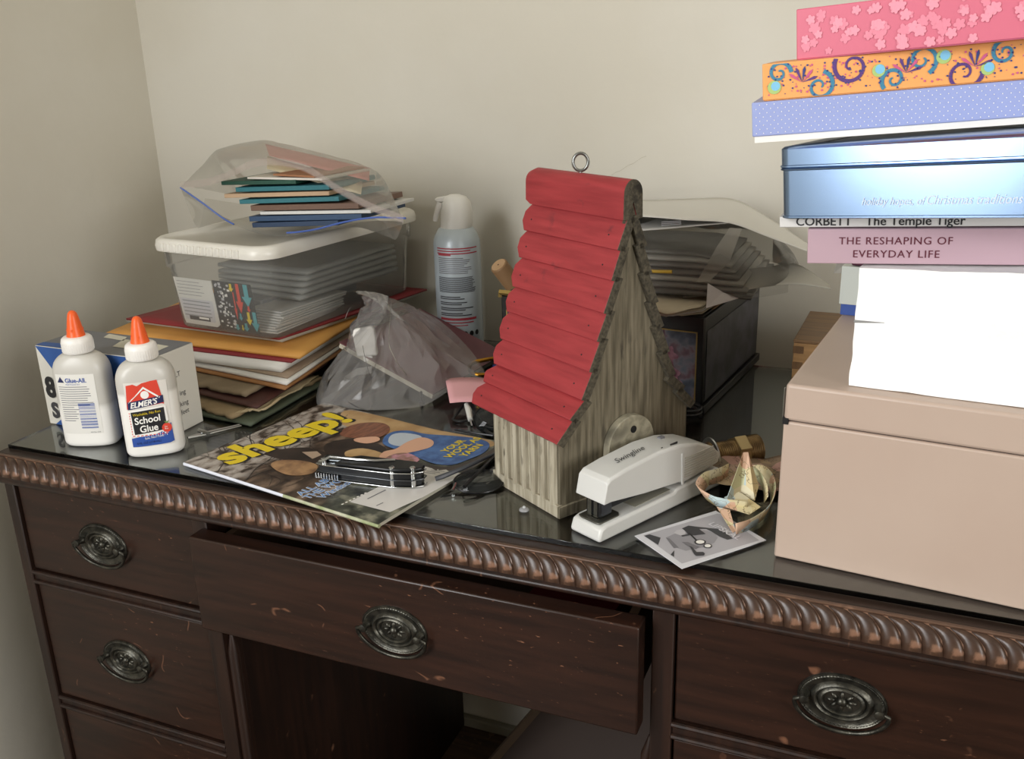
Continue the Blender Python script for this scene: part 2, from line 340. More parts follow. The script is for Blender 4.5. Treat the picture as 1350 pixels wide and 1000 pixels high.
# things in and under the desk
MB().prism([(.60, .06), (.69, .05), (.70, .15), (.61, .16)], -.075, -.0525).obj('red_booklet', M('booklet_red', '#5e1d1c', .5), None, bevel=.001)
tag(bpy.data.objects['red_booklet'], 'dark red booklet inside the half-open centre drawer', 'booklet')
cc = [V((.575 + (.035 - .0006 * i) * cos(i * .5), .035 + (.022) * sin(i * .5), -.075 + .0004 * i)) for i in range(60)]
tag(MB().tube(cc, .0022, 6).obj('coiled_cable', M('cable_grey', '#4b5052', .5)), 'grey coiled cable inside the half-open centre drawer', 'cable')
for o_ in ('red_booklet', 'coiled_cable'): bpy.data.objects[o_].location.z = -.06
lean = thing('leaning_panel', 'dark panel with a pale edge strip leaning on the wall under the desk', 'panel')
A_, B_ = py(655, 1003, .47), py(714, 934, .592)
dv = (B_ - A_); q4 = [A_ - dv * .5, B_ + dv * .05, B_ + dv * .05 + V((.325, .0, .24)), A_ - dv * .5 + V((.40, .0, -.05))]
q4[3] = V((q4[3].x, q4[3].y, max(q4[3].z, ZF + .003))); q4[0].z = max(q4[0].z, ZF + .012)
MB().add(q4 + [q + V((.004, .010, .004)) for q in q4], [(0, 1, 2, 3), (7, 6, 5, 4), (0, 4, 5, 1), (1, 5, 6, 2), (2, 6, 7, 3), (3, 7, 4, 0)]).obj('panel_board', M('panel_dark', '#3a2a20', .6), lean)
MB().tube([q4[0] + V((-.006, -.004, 0)), B_ + dv * .05 + V((-.006, -.004, 0))], .0105, 4).obj('edge_strip', M('panel_strip', '#6b5846', .6), lean)

# sheet of glass on the desktop
gm = bpy.data.materials.new('plate_glass'); gm.use_nodes = True
g_ = gm.node_tree.nodes['Principled BSDF']; g_.inputs['Base Color'].default_value = (.90, .96, .93, 1); g_.inputs['Roughness'].default_value = .03; g_.inputs['Transmission Weight'].default_value = 1; g_.inputs['IOR'].default_value = 1.5
glass = MB().box(.001, DW - .012, .0, DB - .004, -.0050, 0).obj('glass_sheet', gm, bevel=.0006)
tag(glass, 'clear greenish glass sheet covering the whole desktop', 'glass')

# ------------------------------------------------------------------ glue bottles
orange = M('nozzle_orange', '#f0642c', .35, spec=.4)
capw = M('cap_white', '#efece6', .4)
paperw = M('label_paper', '#eceae4', .5)
INK = {n: M('ink_' + n, c, .5) for n, c in dict(black='#1d1d20', navy='#1c2350', blue='#2a4f9e', red='#d8432f', grey='#77777c', white='#f2f0ea', yellow='#e3c928', lightblue='#9cb3dc', maroon='#5a1a2c', teal='#4fa3ab', orange='#e8902f', green='#6a8a4a', pink='#df93a0', darkgrey='#3c3c40', midgrey='#8f8f92', lightgrey='#c3c1c4').items()}
def milk_mat(name, level):
    m = M(name, '#eeece6', .32, spec=.45); nt = m.node_tree; N = nt.nodes; tc = N.new('ShaderNodeTexCoord'); sx = N.new('ShaderNodeSeparateXYZ'); nt.links.new(tc.outputs['Object'], sx.inputs[0])
    r = N.new('ShaderNodeValToRGB'); r.color_ramp.elements[0].position = level; r.color_ramp.elements[1].position = level + .003; r.color_ramp.elements[0].color = srgb('#f1efe9'); r.color_ramp.elements[1].color = srgb('#c9c6be')
    nt.links.new(sx.outputs[2], r.inputs[0]); nt.links.new(r.outputs[0], N['Principled BSDF'].inputs['Base Color']); return m   # glue inside shows through up to its level
def hsec(z):  # half width, half depth of the bottle at height z
    if z < .006: k = sqrt(max(0, 1 - ((.006 - z) / .006) ** 2)); return .0245 + .006 * k, .0135 + .0045 * k
    if z < .076: return .0305, .018
    if z < .098:
        t = (z - .076) / .022; k = sqrt(max(0, 1 - t ** 2.2)); return .0120 + .0185 * k, .0115 + .0065 * k
    return .0120, .0115
BK = 1.09; cz = lambda z: .1075 + (z - .099) * .84
def bottle(name, label, m, lab, level):
    t = thing(name, label, 'glue bottle', m, None)
    zs = [.0, .0008, .002, .004, .006, .02, .04, .06, .076, .081, .085, .089, .092, .0945, .0965, .098, .104]; b = MB(); n = 48; P = 3.0
    for z in zs:
        a, d = hsec(z); e = P if z < .09 else lerp(P, 2, min(1, (z - .09) / .008))
        for j in range(n):
            q = 2 * pi * j / n; c, s_ = cos(q), sin(q); b.v.append((a * abs(c) ** (2 / e) * (1 if c >= 0 else -1), d * abs(s_) ** (2 / e) * (1 if s_ >= 0 else -1), z * BK))
    for i in range(len(zs) - 1):
        for j in range(n): b.f.append((i * n + j, i * n + (j + 1) % n, (i + 1) * n + (j + 1) % n, (i + 1) * n + j))
    b.f.append(tuple(range(n))[::-1]); b.f.append(tuple((len(zs) - 1) * n + j for j in range(n)))
    b.obj('bottle_body', milk_mat('bottle_plastic_%d' % (level * 1000), level), t, smooth=50)
    c = MB()
    prof = [(.0155, .099), (.0165, .1005), (.0165, .113), (.0158, .117), (.0135, .1195), (.0095, .1200), (.009, .121)]
    prof = [(r, cz(z)) for r, z in prof]; c.lathe(prof, 40)
    for j in range(40): a = 2 * pi * j / 40; c.box(-.0004, .0004, .0160, .01665, cz(.101), cz(.1125), Matrix.Rotation(a, 4, 'Z'))
    c.obj('collar_cap', capw, t, smooth=40)
    nz = MB().lathe([(r, cz(z)) for r, z in [(.0098, .120), (.0095, .1215), (.0085, .127), (.0070, .138), (.0056, .146), (.0046, .1500), (.0030, .1525), (.0012, .1535), (.0001, .1536)]], 20)
    for j in range(6): a = 2 * pi * j / 6; nz.box(-.0007, .0007, .0060, .0086, cz(.1215), cz(.130), Matrix.Rotation(a, 4, 'Z'))
    nz.obj('orange_nozzle', orange, t, smooth=50)
    def sf(x, z, off=.0003):
        a, d = hsec(z); k = max(0, 1 - (abs(x) / a) ** 3.0) ** (1 / 3.0); return V((x, -d * k - off, z * BK))
    lab(t, sf); return t
def grid_patch(x0, x1, z0, z1, sf, mat, parent, name, off, nx=10, nz=6):
    return MB().grid(lambda u, v: sf(lerp(x0, x1, u), lerp(z0, z1, v), off), nx, nz).obj(name, mat, parent)
def labA(t, sf):
    L_ = grid_patch(-.0235, .0195, .0155, .079, sf, M('label_back', '#e3e1da', .5), t, 'label', .0003)
    f = lambda x0, z0: (lambda x, y: sf(x0 + x, z0 + y, .0006))
    text('Glue-All.', .0066, f(-.0125, .0705), INK['blue'], L_, bold=.02)
    text('Multi-Purpose Glue', .0020, f(-.0122, .0680), INK['blue'], L_)
    patch([(-.0215, .0705), (-.0135, .0705), (-.0175, .0765)], lambda x, y: sf(x, y, .0006), INK['navy'], L_, 'house_mark')
    random.seed(3)
    for k in range(16):
        z = .0655 - k * .0024
        if z > .042 or True:
            x1 = (.012 if z > .045 else -.006) + random.uniform(-.003, .004)
            grid_patch(-.021, x1, z, z + .0007, sf, INK['grey'], L_, 'printed_line', .0006, 4, 1)
    x = .0215 - .023
    for k in range(17):
        h = random.choice((.0006, .0011, .0016)); z = .0215 + k * .0016
        grid_patch(-.0025, .0155, z, z + h * .6, sf, INK['blue'], L_, 'barcode_bar', .0006, 3, 1)
    text('3042 Rev. B 06', .0018, f(.006, .0165), INK['grey'], L_)
def labB(t, sf):
    F_ = lambda x, z: sf(x, z, .0006); F2 = lambda x, z: sf(x, z, .0008); F3 = lambda x, z: sf(x, z, .0010)
    L_ = grid_patch(-.0215, .0215, .012, .079, sf, M('label_torn', '#dedad2', .6), t, 'label', .0003)
    patch([(-.0215, .052), (-.019, .0765), (-.012, .0775), (-.008, .0755), (-.003, .078), (.006, .0795), (.0125, .080), (.0145, .068), (.0165, .0545), (.014, .0555)], F_, INK['red'], L_, 'label_red_roof', sub=.003)
    patch([(-.0155, .0625), (-.0195, .058), (-.002, .0745), (.0135, .0625), (.0125, .0612), (-.002, .0722)], F2, INK['white'], L_, 'roof_line', sub=.003)
    patch([(-.0205, .0515), (-.020, .0595), (.0165, .0640), (.0165, .0565)], F2, INK['navy'], L_, 'name_band', sub=.003)
    # simple bull-head mark left as a plain white badge
    patch(circ(-.0015, .0660, .0042, .0040), F2, INK['white'], L_, 'badge', sub=.003)
    text("ELMER'S", .0078, lambda x, y: sf(-.0180 + x, .0532 + y + .11 * x, .0010), INK['white'], L_, bold=.025, shear=.25)
    patch([(-.0215, .0235), (-.0215, .0505), (.0175, .0530), (.0185, .0265), (.015, .022)], F2, INK['white'], L_, 'panel_border', sub=.003)
    patch([(-.0175, .0255), (-.0185, .0490), (.0155, .0515), (.0160, .0285)], F3, INK['black'], L_, 'black_panel', sub=.003)
    for k in range(9):
        x = -.0198 + k * .0042; patch([(x, .0237), (x + .0024, .0238), (x + .0024, .0247), (x, .0246)], F3, INK['red'], L_, 'dash', sub=.003)
        z = .0255 + k * .0027; patch([(-.0203, z), (-.0195, z), (-.0195, z + .0016), (-.0203, z + .0016)], F3, INK['red'], L_, 'dash', sub=.003)
    F4 = lambda x0, z0, s_=.08: (lambda x, y: sf(x0 + x, z0 + y + s_ * x, .0013))
    text('Washable, No Run', .0037, F4(-.0165, .0448), INK['yellow'], L_)
    text('School', .0098, F4(-.0158, .0362), INK['white'], L_, bold=.02)
    text('Glue', .0098, F4(-.0118, .0275), INK['white'], L_, bold=.02)
    patch([(-.0215, .0125), (-.0215, .0215), (-.013, .0232), (.003, .0240), (.0155, .0285), (.0205, .0345), (.0215, .0150), (.017, .0135)], F2, INK['blue'], L_, 'blue_foot', sub=.003)
    text('Safe, Non-Toxic', .0030, F4(-.008, .0200), INK['white'], L_); text('4 FL OZ (118 mL)', .0034, F4(-.017, .0150, .05), INK['navy'], L_)
    patch(circ(.0158, .0300, .0050, .0048), F4(0, 0, 0), INK['red'], L_, 'apple', sub=.003); patch([(.0155, .0345), (.0135, .0372), (.0165, .0362), (.0190, .0374), (.0172, .0345)], lambda x, y: sf(x, y, .0015), INK['green'], L_, 'apple_leaf', sub=.003)
    text('No\nRun', .0022, lambda x, y: sf(.0135 + x, .0305 + y, .0016), INK['white'], L_)
bottle('glue_bottle', 'white glue bottle showing its back label with a blue barcode', at(.0915, .0400, 0, 22), labA, .046)
bottle('glue_bottle', 'white school glue bottle with a torn red and black front label', at(.1795, .0420, 0, 38), labB, .070)

# ------------------------------------------------------------------ blue and white carton behind the bottles
LC, WC, HC = .1728, .068, .0975
ct = thing('carton', 'blue and white cardboard carton standing behind the glue bottles', 'box', at(-.0055, .0660, 0, -.5))
cardw = M('carton_white', '#d9d6cc', .55); cblue = M('carton_blue', '#2f5a9e', .5, col2='#2a5192', scale=20); cdark = M('carton_navy', '#24406f', .5)
MB().box(0, LC, 0, WC, 0, HC).obj('carton_body', cardw, ct, bevel=.0008)
ff = lambda x, z: V((x, -.0004, z)); tf = lambda x, y: V((x, y, HC + .0004)); rf = lambda y, z: V((LC + .0004, y, z))
patch([(.0005, HC - .0005), (LC - .0005, HC - .0005), (LC - .0005, .0005), (.052, .0005), (.062, .010), (.030, .060)], ff, cblue, ct, 'blue_front')
patch([(.01, .0005), (.062, .0005), (.066, .008), (.026, .012)], ff, cblue, ct, 'blue_corner')
patch([(.05, .074), (LC - .001, .074), (LC - .001, .002), (.075, .002), (.06, .04)], lambda x, z: V((x, -.0007, z)), cdark, ct, 'navy_panel')
patch([(.0005, .0005), (LC - .0005, .0005), (LC - .0005, WC - .0005), (.0005, WC - .0005)], tf, M('carton_top', '#62646a', .35), ct, 'top_print')
patch([(.095, .024), (.160, .020), (.158, .046), (.085, .052)], lambda x, y: V((x, y, HC + .0007)), M('torn_paper', '#c9c5b4', .7), ct, 'torn_patch')
patch([(.055, .050), (.09, .046), (.082, .060), (.05, .064)], lambda x, y: V((x, y, HC + .0007)), M('torn_paper', '#c9c5b4'), ct, 'torn_patch')
patch([(.0005, 0.0005), (LC * .5, .0005), (LC * .4, .018), (.0005, .012)], lambda x, y: V((x, y, HC + .0007)), cblue, ct, 'blue_top_edge')
text('80', .034, lambda x, z: V((.0055 + x * .9, -.0010, .036 + z)), INK['black'], ct, bold=.045)
text('Se', .026, lambda x, z: V((.0085 + x * .9, -.0010, .010 + z)), INK['darkgrey'], ct, bold=.045)
text('TASK', .0075, lambda x, z: V((.105 + x, -.0010, .056 + z)), INK['lightblue'], ct)
for s_, z, y in (('ILT', .066, .030), (')', .052, .031), ('ing', .043, .036), ('king', .030, .034), ('feet', .020, .034)): text(s_, .0085, (lambda z, y: (lambda a, b: rf(y + a, z + b)))(z, y), INK['darkgrey'], ct)

# small folding metal ruler between carton and magazine
st = M('steel', '#b9bbba', .28, .95)
t = thing('tweezers', 'slim steel tweezers lying between carton and magazine', 'tweezers')
a, b = pz(248, 577, .002), pz(317, 560, .002); d = (b - a).normalized(); sd = V((-d.y, d.x, 0))
for s_ in (-1, 1): MB().tube([a + sd * .0035 * s_ * 0 + V((0, 0, 0)), lerp(a, b, .3) + sd * .0035 * s_, b + sd * .0025 * s_], [.0020, .0014, .0007], 6).obj('tine', st, t)
MB().tube([pz(262, 567, .0045), pz(275, 571, .0045)], .0024, 6).obj('clip', st, t)

# ------------------------------------------------------------------ pile of folders and papers
def sheet_px(name, label, cat, L_, F_, R_, z, th, mat, wav=.0006, rag=0, group=None, nu=14, nv=14, lift=0, seed=0, shrinkL=0, depth=None):
    """paper or folder seen by three of its corners on the plane z"""
    f, l, r = pz(*F_, z), pz(*L_, z), pz(*R_, z); ex = (l - f); ey = (r - f)
    if depth: ey = ey.normalized() * depth
    ey.y = min(ey.y, .585 - f.y) if f.y + ey.y > .585 else ey.y
    if f.y + ex.y + ey.y > .59: ex.y = .59 - f.y - ey.y
    b = MB()
    def fn(u, v):
        p = f + ex * u + ey * v; h = wav * fbm((u * 3 + seed, v * 3, seed * 1.7), 1.3)
        if rag:
            for (q, dr, e) in ((u, ex.normalized(), -1), (v, ey.normalized(), -1)):
                if q == 0: p = p + dr * (rag * (fbm((u * 17 + v * 17, seed, 3), 1.0)))
        c = max(0, 1 - ((u) ** 2 + (v) ** 2) * 9); return V((p.x, p.y, h + lift * c)) - V((f.x, f.y, 0))
    b.grid(fn, nu, nv)
    o = b.obj(name, mat); o.location = (f.x, f.y, z); md = o.modifiers.new('thickness', 'SOLIDIFY'); md.thickness = th; md.offset = 1 if o.data.polygons[0].normal.z > 0 else -1
    tag(o, label, cat, group); return o
manila = M('manila', '#d19a4e', .6, col2='#c98f45', scale=12); redf = M('folder_red', '#7d1f24', .55); redd = M('folder_dark_red', '#54161d', .55)
whitep = M('paper_white', '#dcdad4', .65, col2='#d2d0ca', scale=14); greyp = M('paper_grey', '#b8b4a6', .65); kraft = M('kraft', '#8e6238', .65, col2='#9a6c40', scale=15)
tanp = M('paper_tan_shaded', '#8f7f66', .75, col2='#7d6d55', scale=18); tan2 = M('paper_tan_torn_shaded', '#a08c6c', .8, col2='#8c7858', scale=18); brownf = M('folder_brown', '#4a2a24', .6); greenp = M('paper_green', '#4b5342', .7); cardb = M('cardboard', '#92806c', .75)  # both tan papers darkened: shade low in the pile is put into their colour
sheet_px('magazine_cover_sheet', 'greenish sheet at the very bottom of the paper pile', 'sheet', (228, 541), (331, 562), (430, 505), .0012, .003, greenp, seed=1)
sheet_px('torn_paper', 'tan torn paper near the bottom of the paper pile', 'paper', (235, 531), (306, 553), (425, 500), .0055, .004, tan2, .0015, .006, seed=2)
sheet_px('curled_paper', 'curled pale tan leaf poking out of the lower paper pile', 'paper', (310, 545), (350, 540), (420, 497), .0095, .002, M('paper_curled', '#b7a683', .7), .003, .004, seed=11)
sheet_px('folder', 'dark brown folder low in the paper pile', 'folder', (230, 512), (339, 539), (432, 480), .0140, .0025, brownf, seed=3)
sheet_px('paper_bundle', 'bundle of ragged tan papers in the middle of the pile', 'papers', (222, 502), (324, 524), (420, 470), .0190, .0045, tanp, .0012, .006, seed=4)
sheet_px('envelope', 'brown kraft envelope under the white papers of the pile', 'envelope', (200, 477), (376, 514), (500, 432), .0250, .0025, kraft, seed=5)
sheet_px('paper_stack', 'stack of white papers with a blue mark above the kraft envelope', 'papers', (200, 471), (378, 508), (480, 438), .0288, .0032, whitep, .0005, seed=6)
sheet_px('cardboard_sheet', 'brown cardboard sheet in the paper pile', 'cardboard', (202, 464), (379, 499), (520, 408), .0328, .0028, cardb, seed=7)
sheet_px('paper_stack', 'thick stack of white papers beneath the red folder', 'papers', (190, 460), (371, 491), (525, 398), .0365, .0085, whitep, .0006, seed=8)
sheet_px('folder', 'dark red folder beneath the manila envelope', 'folder', (190, 444), (384, 478), (545, 382), .0460, .0030, redf, seed=9)
sheet_px('manila_envelope', 'yellow manila envelope in the paper pile under the storage box', 'envelope', (170, 432), (395, 473), (562, 372), .0500, .0045, manila, .0004, seed=10)
sheet_px('folder', 'pale grey folder beneath the clear storage box', 'folder', (182, 418), (372, 451), (555, 388), .0560, .0045, greyp, .0004, seed=12)
sheet_px('folder', 'dark red folder directly beneath the clear storage box', 'folder', (198, 411), (368, 448), (563, 383), .0620, .0028, redf, .0003, seed=13)

# ------------------------------------------------------------------ clear storage box with lid
BX, BY, BR, BZ = .1170, .4210, -6.64, .0655
sb = thing('storage_box', 'clear plastic storage box with white lid resting on the paper pile', 'storage box', at(BX, BY, BZ, BR))
def rrect(a, b, r, n=8):
    out = []
    for cx, cy, s0 in ((a - r, b - r, 0), (-a + r, b - r, pi / 2), (-a + r, -b + r, pi), (a - r, -b + r, 1.5 * pi)):
        out += [(cx + r * cos(s0 + pi / 2 * i / n), cy + r * sin(s0 + pi / 2 * i / n)) for i in range(n + 1)]
    return out
def loft(rings, cap0=True, cap1=True):
    b = MB(); n = len(rings[0])
    for r in rings: b.v += [tuple(p) for p in r]
    for i in range(len(rings) - 1):
        for j in range(n): b.f.append((i * n + j, i * n + (j + 1) % n, (i + 1) * n + (j + 1) % n, (i + 1) * n + j))
    if cap0: b.f.append(tuple(range(n))[::-1])
    if cap1: b.f.append(tuple((len(rings) - 1) * n + j for j in range(n)))
    return b
R3 = lambda a, b, r, z: [V((x, y, z)) for x, y in rrect(a, b, r)]
clear = film('storage_plastic', '#cfcdc6', .22, .12, .6)
loft([R3(.086, .150, .02, .0), R3(.0885, .1525, .022, .003), R3(.0935, .1590, .024, .082), R3(.0965, .162, .024, .083), R3(.0975, .163, .024, .105)], True, False).obj('box_body', clear, sb, smooth=50)
lidm = M('lid_white', '#e2dfd6', .32, col2='#dad6cb', scale=10)
lb = loft([R3(.1010, .1685, .030, .1065), R3(.1045, .1720, .032, .1065), R3(.1052, .1725, .032, .112), R3(.1035, .1710, .031, .1195), R3(.0995, .1670, .029, .1225), R3(.093, .160, .026, .1225), R3(.091, .158, .025, .1205), R3(.02, .03, .01, .1205)], False, True)
lb.obj('lid', lidm, sb, smooth=45)
rb = MB()
for i in range(13): x = -.072 + i * .011; rb.box(x - .0028, x + .0028, -.1738, -.171, .1075, .118)
rb.obj('lid_ribs', lidm, sb, bevel=.001)
fr = lambda off: (lambda x, z: V((x, -(.1528 + (z - .003) * .083) + off, z)))   # inner side of the front wall
card1 = patch([(-.072, .012), (-.07, .006), (-.012, .006), (-.006, .010), (-.008, .070), (-.077, .070)], fr(.0015), M('insert_paper', '#d3d1ca', .6), sb, 'label_insert')
patch([(-.068, .012), (-.013, .012), (-.012, .042), (-.073, .042)], fr(.0012), INK['lightgrey'], card1, 'grey_panel')
for k in range(5): patch([(-.068, .018 + k * .005), (-.018, .018 + k * .005), (-.018, .0195 + k * .005), (-.068, .0195 + k * .005)], fr(.0009), INK['midgrey'], card1, 'printed_line')
for k in range(5): patch([(-.072, .047 + k * .0045), (-.03 + .006 * (k % 2), .047 + k * .0045), (-.03 + .006 * (k % 2), .0478 + k * .0045), (-.072, .0478 + k * .0045)], fr(.0009), INK['midgrey'], card1, 'printed_line')
patch([(-.060, .0125), (-.022, .0125), (-.022, .018), (-.060, .018)], fr(.0006), INK['darkgrey'], card1, 'dark_box'); patch([(-.042, .0150), (-.024, .0150), (-.024, .0175), (-.042, .0175)], fr(.0004), INK['white'], card1, 'white_box')
card2 = patch([(-.006, .0045), (.062, .0045), (.060, .071), (-.008, .071)], fr(.0030), M('arrow_card_black', '#232326', .5), sb, 'arrow_card')
random.seed(5)
for k in range(60):
    x, z, w, h = random.uniform(-.005, .020), random.uniform(.006, .066), random.uniform(.002, .006), random.uniform(.0012, .004)
    patch([(x, z), (x + w, z), (x + w, z + h), (x, z + h)], fr(.0026), INK[random.choice(['white', 'lightgrey', 'lightgrey', 'black', 'white'])], card2, 'mosaic_patch')
def arrow(x, zt, zb, w, c):
    hd = min(.016, (zt - zb) * .45); patch([(x - w / 2, zt), (x + w / 2, zt), (x + w / 2, zb + hd), (x + w * 1.15, zb + hd), (x, zb), (x - w * 1.15, zb + hd), (x - w / 2, zb + hd)], fr(.0022), INK[c], card2, 'printed_arrow')
for a_ in ((.0360, .0700, .0300, .0055, 'red'), (.0500, .0700, .0400, .0075, 'teal'), (.0245, .0690, .0580, .0040, 'yellow'), (.0475, .0330, .0150, .0045, 'yellow'), (.0575, .0340, .0070, .0060, 'teal'), (.0335, .0300, .0200, .0030, 'teal'), (.0400, .0170, .0060, .0045, 'teal'), (.0500, .042, .033, .003, 'red'), (.0245, .0140, .0060, .0040, 'teal'), (.027, .058, .02, .002, 'red'), (.0335, .014, .006, .002, 'yellow')): arrow(*a_)
# things kept inside: sleeves and papers
slv = M('sleeve_white', '#c6c6c2', .35); slg = M('contents_grey', '#a3a5a1', .45, col2='#8a8c89', scale=6)
random.seed(8)
for k in range(9):
    m = at(BX, BY, BZ, BR) @ Matrix.Translation((.050 + random.uniform(-.002, .002), -.085 + k * .0025, .0035 + k * .0028)) @ Matrix.Rotation(radians(random.uniform(-4, 4)), 4, 'Z')
    o = MB().box(-.030, .028, -.055, .075, 0, .0024).obj('paper_sleeve', slv, bevel=.0005); o.matrix_world = m; tag(o, 'pale paper sleeve in the low stack inside the clear storage box', 'sleeve', 'sleeves inside the storage box')
for k in range(5):
    m = at(BX, BY, BZ, BR) @ Matrix.Translation((-.002, .03, .036 + k * .0085)) @ Matrix.Rotation(radians(-3 + k * 1.4), 4, 'Z')
    o = MB().grid(lambda u, v: V((lerp(-.078, .078, u), lerp(-.105, .105, v), .0012 * fbm((u * 2 + k, v * 2, k), 1.2))), 10, 10).obj('plastic_sleeve', slg, solid=.005); o.matrix_world = m
    tag(o, 'grey document sleeve lying in the upper heap inside the clear storage box', 'sleeve', 'grey sleeves inside the storage box')
o = MB().box(-.076, .02, -.10, .105, .003, .034).obj('paper_block', M('contents_dark', '#74767a', .5, col2='#64676b', scale=9), bevel=.002); o.matrix_world = at(BX, BY, BZ, BR); tag(o, 'dark grey block of papers at the bottom of the clear storage box', 'papers')

# ------------------------------------------------------------------ zip bag of cards on the lid
ZL = BZ + .1225
def slab(L_, R_, h, depth, mat, name, label, cat, group=None, bevel=.0005, tilt=0, width=None, extra=None):
    """flat box whose front bottom edge runs from L_ to R_"""
    ex = (R_ - L_); w = width or ex.length; ex = ex.normalized(); ey = V((0, 0, 1)).cross(ex).normalized(); ez = ex.cross(ey).normalized()
    ey = (ey + ez * tilt).normalized(); ez = ex.cross(ey)
    m = Matrix(((ex.x, ey.x, ez.x, L_.x), (ex.y, ey.y, ez.y, L_.y), (ex.z, ey.z, ez.z, L_.z), (0, 0, 0, 1)))
    if extra:
        t = thing(name, label, cat, m, group); extra(t, w, depth, h); return t
    o = MB().box(0, w, 0, depth, 0, h).obj(name, mat, bevel=bevel); o.matrix_world = m; return tag(o, label, cat, group)
YB = .300
cards = [((333, 300), (446, 297), .0062, .10, '#2c3f5a', 'navy card at the bottom of the zip bag'), ((329, 292), (477, 289), .0066, .14, '#324a68', 'thick navy card case above the bottom card in the zip bag'),
         ((343, 283), (489, 281), .0040, .14, '#cfcfcb', 'white envelope above the navy case in the zip bag'), ((331, 278), (473, 275), .0070, .13, '#6d5446', 'brown bundle of cards in the middle of the zip bag'),
         ((316, 269), (447, 265), .0056, .13, '#2f6f78', 'teal envelope above the brown cards in the zip bag'), ((296, 261), (434, 257.5), .0052, .13, '#b99c7d', 'kraft envelope between the two teal ones in the zip bag'),
         ((311, 253), (434, 250), .0058, .12, '#2b6d76', 'teal envelope above the kraft one in the zip bag'), ((292, 244), (390, 242.5), .0050, .12, '#1f4a3c', 'dark green card near the top of the zip bag'),
         ((326, 236), (425, 238), .0028, .12, '#dcd6cc', 'white card beneath the brown one in the zip bag'), ((360, 231.5), (414, 234.5), .0024, .11, '#a4714f', 'brown card under the film at the top of the zip bag')]
for (a, b, h, d, c, lab) in cards:
    slab(py(*a, YB + .012), py(*b, YB + .006), h, min(d, .105), M('card' + c, c, .55), 'greeting_card', lab, 'card', 'cards in the zip bag')
o = MB().grid(lambda u, v: lerp(lerp(py(355, 205, .36), py(487, 238, .36), u), lerp(py(350, 190, .43), py(487, 222, .43), u), v), 6, 4).obj('greeting_card', M('card_pink', '#d98f86', .6), solid=.001); tag(o, 'salmon pink card on top of the stack in the zip bag', 'card', 'cards in the zip bag')
o = MB().grid(lambda u, v: lerp(lerp(py(352, 222, .335), py(476, 256, .335), u), lerp(py(352, 206, .375), py(478, 240, .375), u), v), 6, 4).obj('greeting_card', M('card_cream', '#e0d3b4', .6), solid=.001); tag(o, 'cream card beside the salmon one in the zip bag', 'card', 'cards in the zip bag')
zb = thing('zip_bag', 'open clear zip bag with blue seal lying on the storage box lid', 'zip bag')
zf = film('zip_film', '#d8d5cc', .30, .25, .5)
lo_ = [py(*q, Y) for q, Y in (((238, 247), .285), ((268, 268), .285), ((300, 291), .285), ((335, 306), .28), ((370, 311), .275), ((410, 307), .275), ((450, 297), .275), ((490, 291), .275), ((532, 292), .275))]
hi_ = [py(*q, Y) for q, Y in (((238, 247), .285), ((275, 243), .282), ((305, 232), .282), ((335, 219), .28), ((368, 217), .28), ((405, 226), .28), ((445, 252), .278), ((490, 276), .276), ((532, 292), .275))]
md_ = [py(*q, Y) for q, Y in (((243, 245), .31), ((272, 214), .40), ((292, 196), .42), ((345, 186), .43), ((380, 192), .43), ((430, 204), .43), ((480, 218), .42), ((505, 236), .38), ((530, 290), .30))]
bk_ = [V((lerp(-.05, .20, i / 8), .49, ZL + .015 + .02 * sin(pi * i / 8))) for i in range(9)]
bk_[0] = lerp(md_[0], bk_[1], .3); bk_[8] = lerp(md_[8], bk_[7], .3)
dn_ = [V((p.x, p.y, max(p.z - .012, ZL + .002))) for p in bk_]; bm_ = [V((lerp(a.x, b.x, .5), lerp(a.y, b.y, .5), max(ZL + .0015, min(a.z, ZL + .004)))) for a, b in zip(lo_, dn_)]
def rows(R, nu=48, nv=24, wr=.0012, sd=0):
    S_ = [smoothpath(r, 6) for r in R]
    cols = [smoothpath([s_[i] for s_ in S_], nv // (len(R) - 1)) for i in range(len(S_[0]))]
    nr = len(cols[0]); nc = len(cols)
    def fn(u, v):
        p = cols[round(u * (nc - 1))][round(v * (nr - 1))]; return p + V((0, 0, 1)) * wr * fbm((u * 14 + sd, v * 8, sd), 1.0) * min(1, 4 * v)
    return MB().grid(fn, nc - 1, nr - 1)
rows([hi_, md_, bk_]).obj('bag_top_film', zf, zb, smooth=80)
lf = rows([[V((p.x, p.y, max(p.z, ZL + .0012))) for p in lo_], bm_, dn_], wr=.0003).obj('bag_bottom_film', zf, zb, smooth=80)
blue_z = M('zip_blue', '#4661a8', .4)
sl_ = smoothpath(lo_, 8); cut = len(sl_)
MB().tube([V((p.x, p.y - .0003, max(p.z, ZL + .0022))) for p in sl_[:int(cut * .30)]], .0011, 6).obj('zip_seal', blue_z, zb)
MB().tube([V((p.x, p.y + .006, max(p.z + .003, ZL + .0040))) for p in sl_[int(cut * .52):]], .0012, 6).obj('zip_seal', blue_z, zb)
pinkf = film('zip_lip', '#d6c2bd', .26, .3, .4)
sh = smoothpath(hi_, 8)
MB().ribbon([p + V((0, 0, .003)) for p in sh], [V((0, .25, .97))] * len(sh), .009).obj('zip_lip', pinkf, zb, smooth=80)

# ------------------------------------------------------------------ magazine
MW, MH, MT = .2095, .273, .0042
MX, MY, MTH = .2364, .0187, -.1981
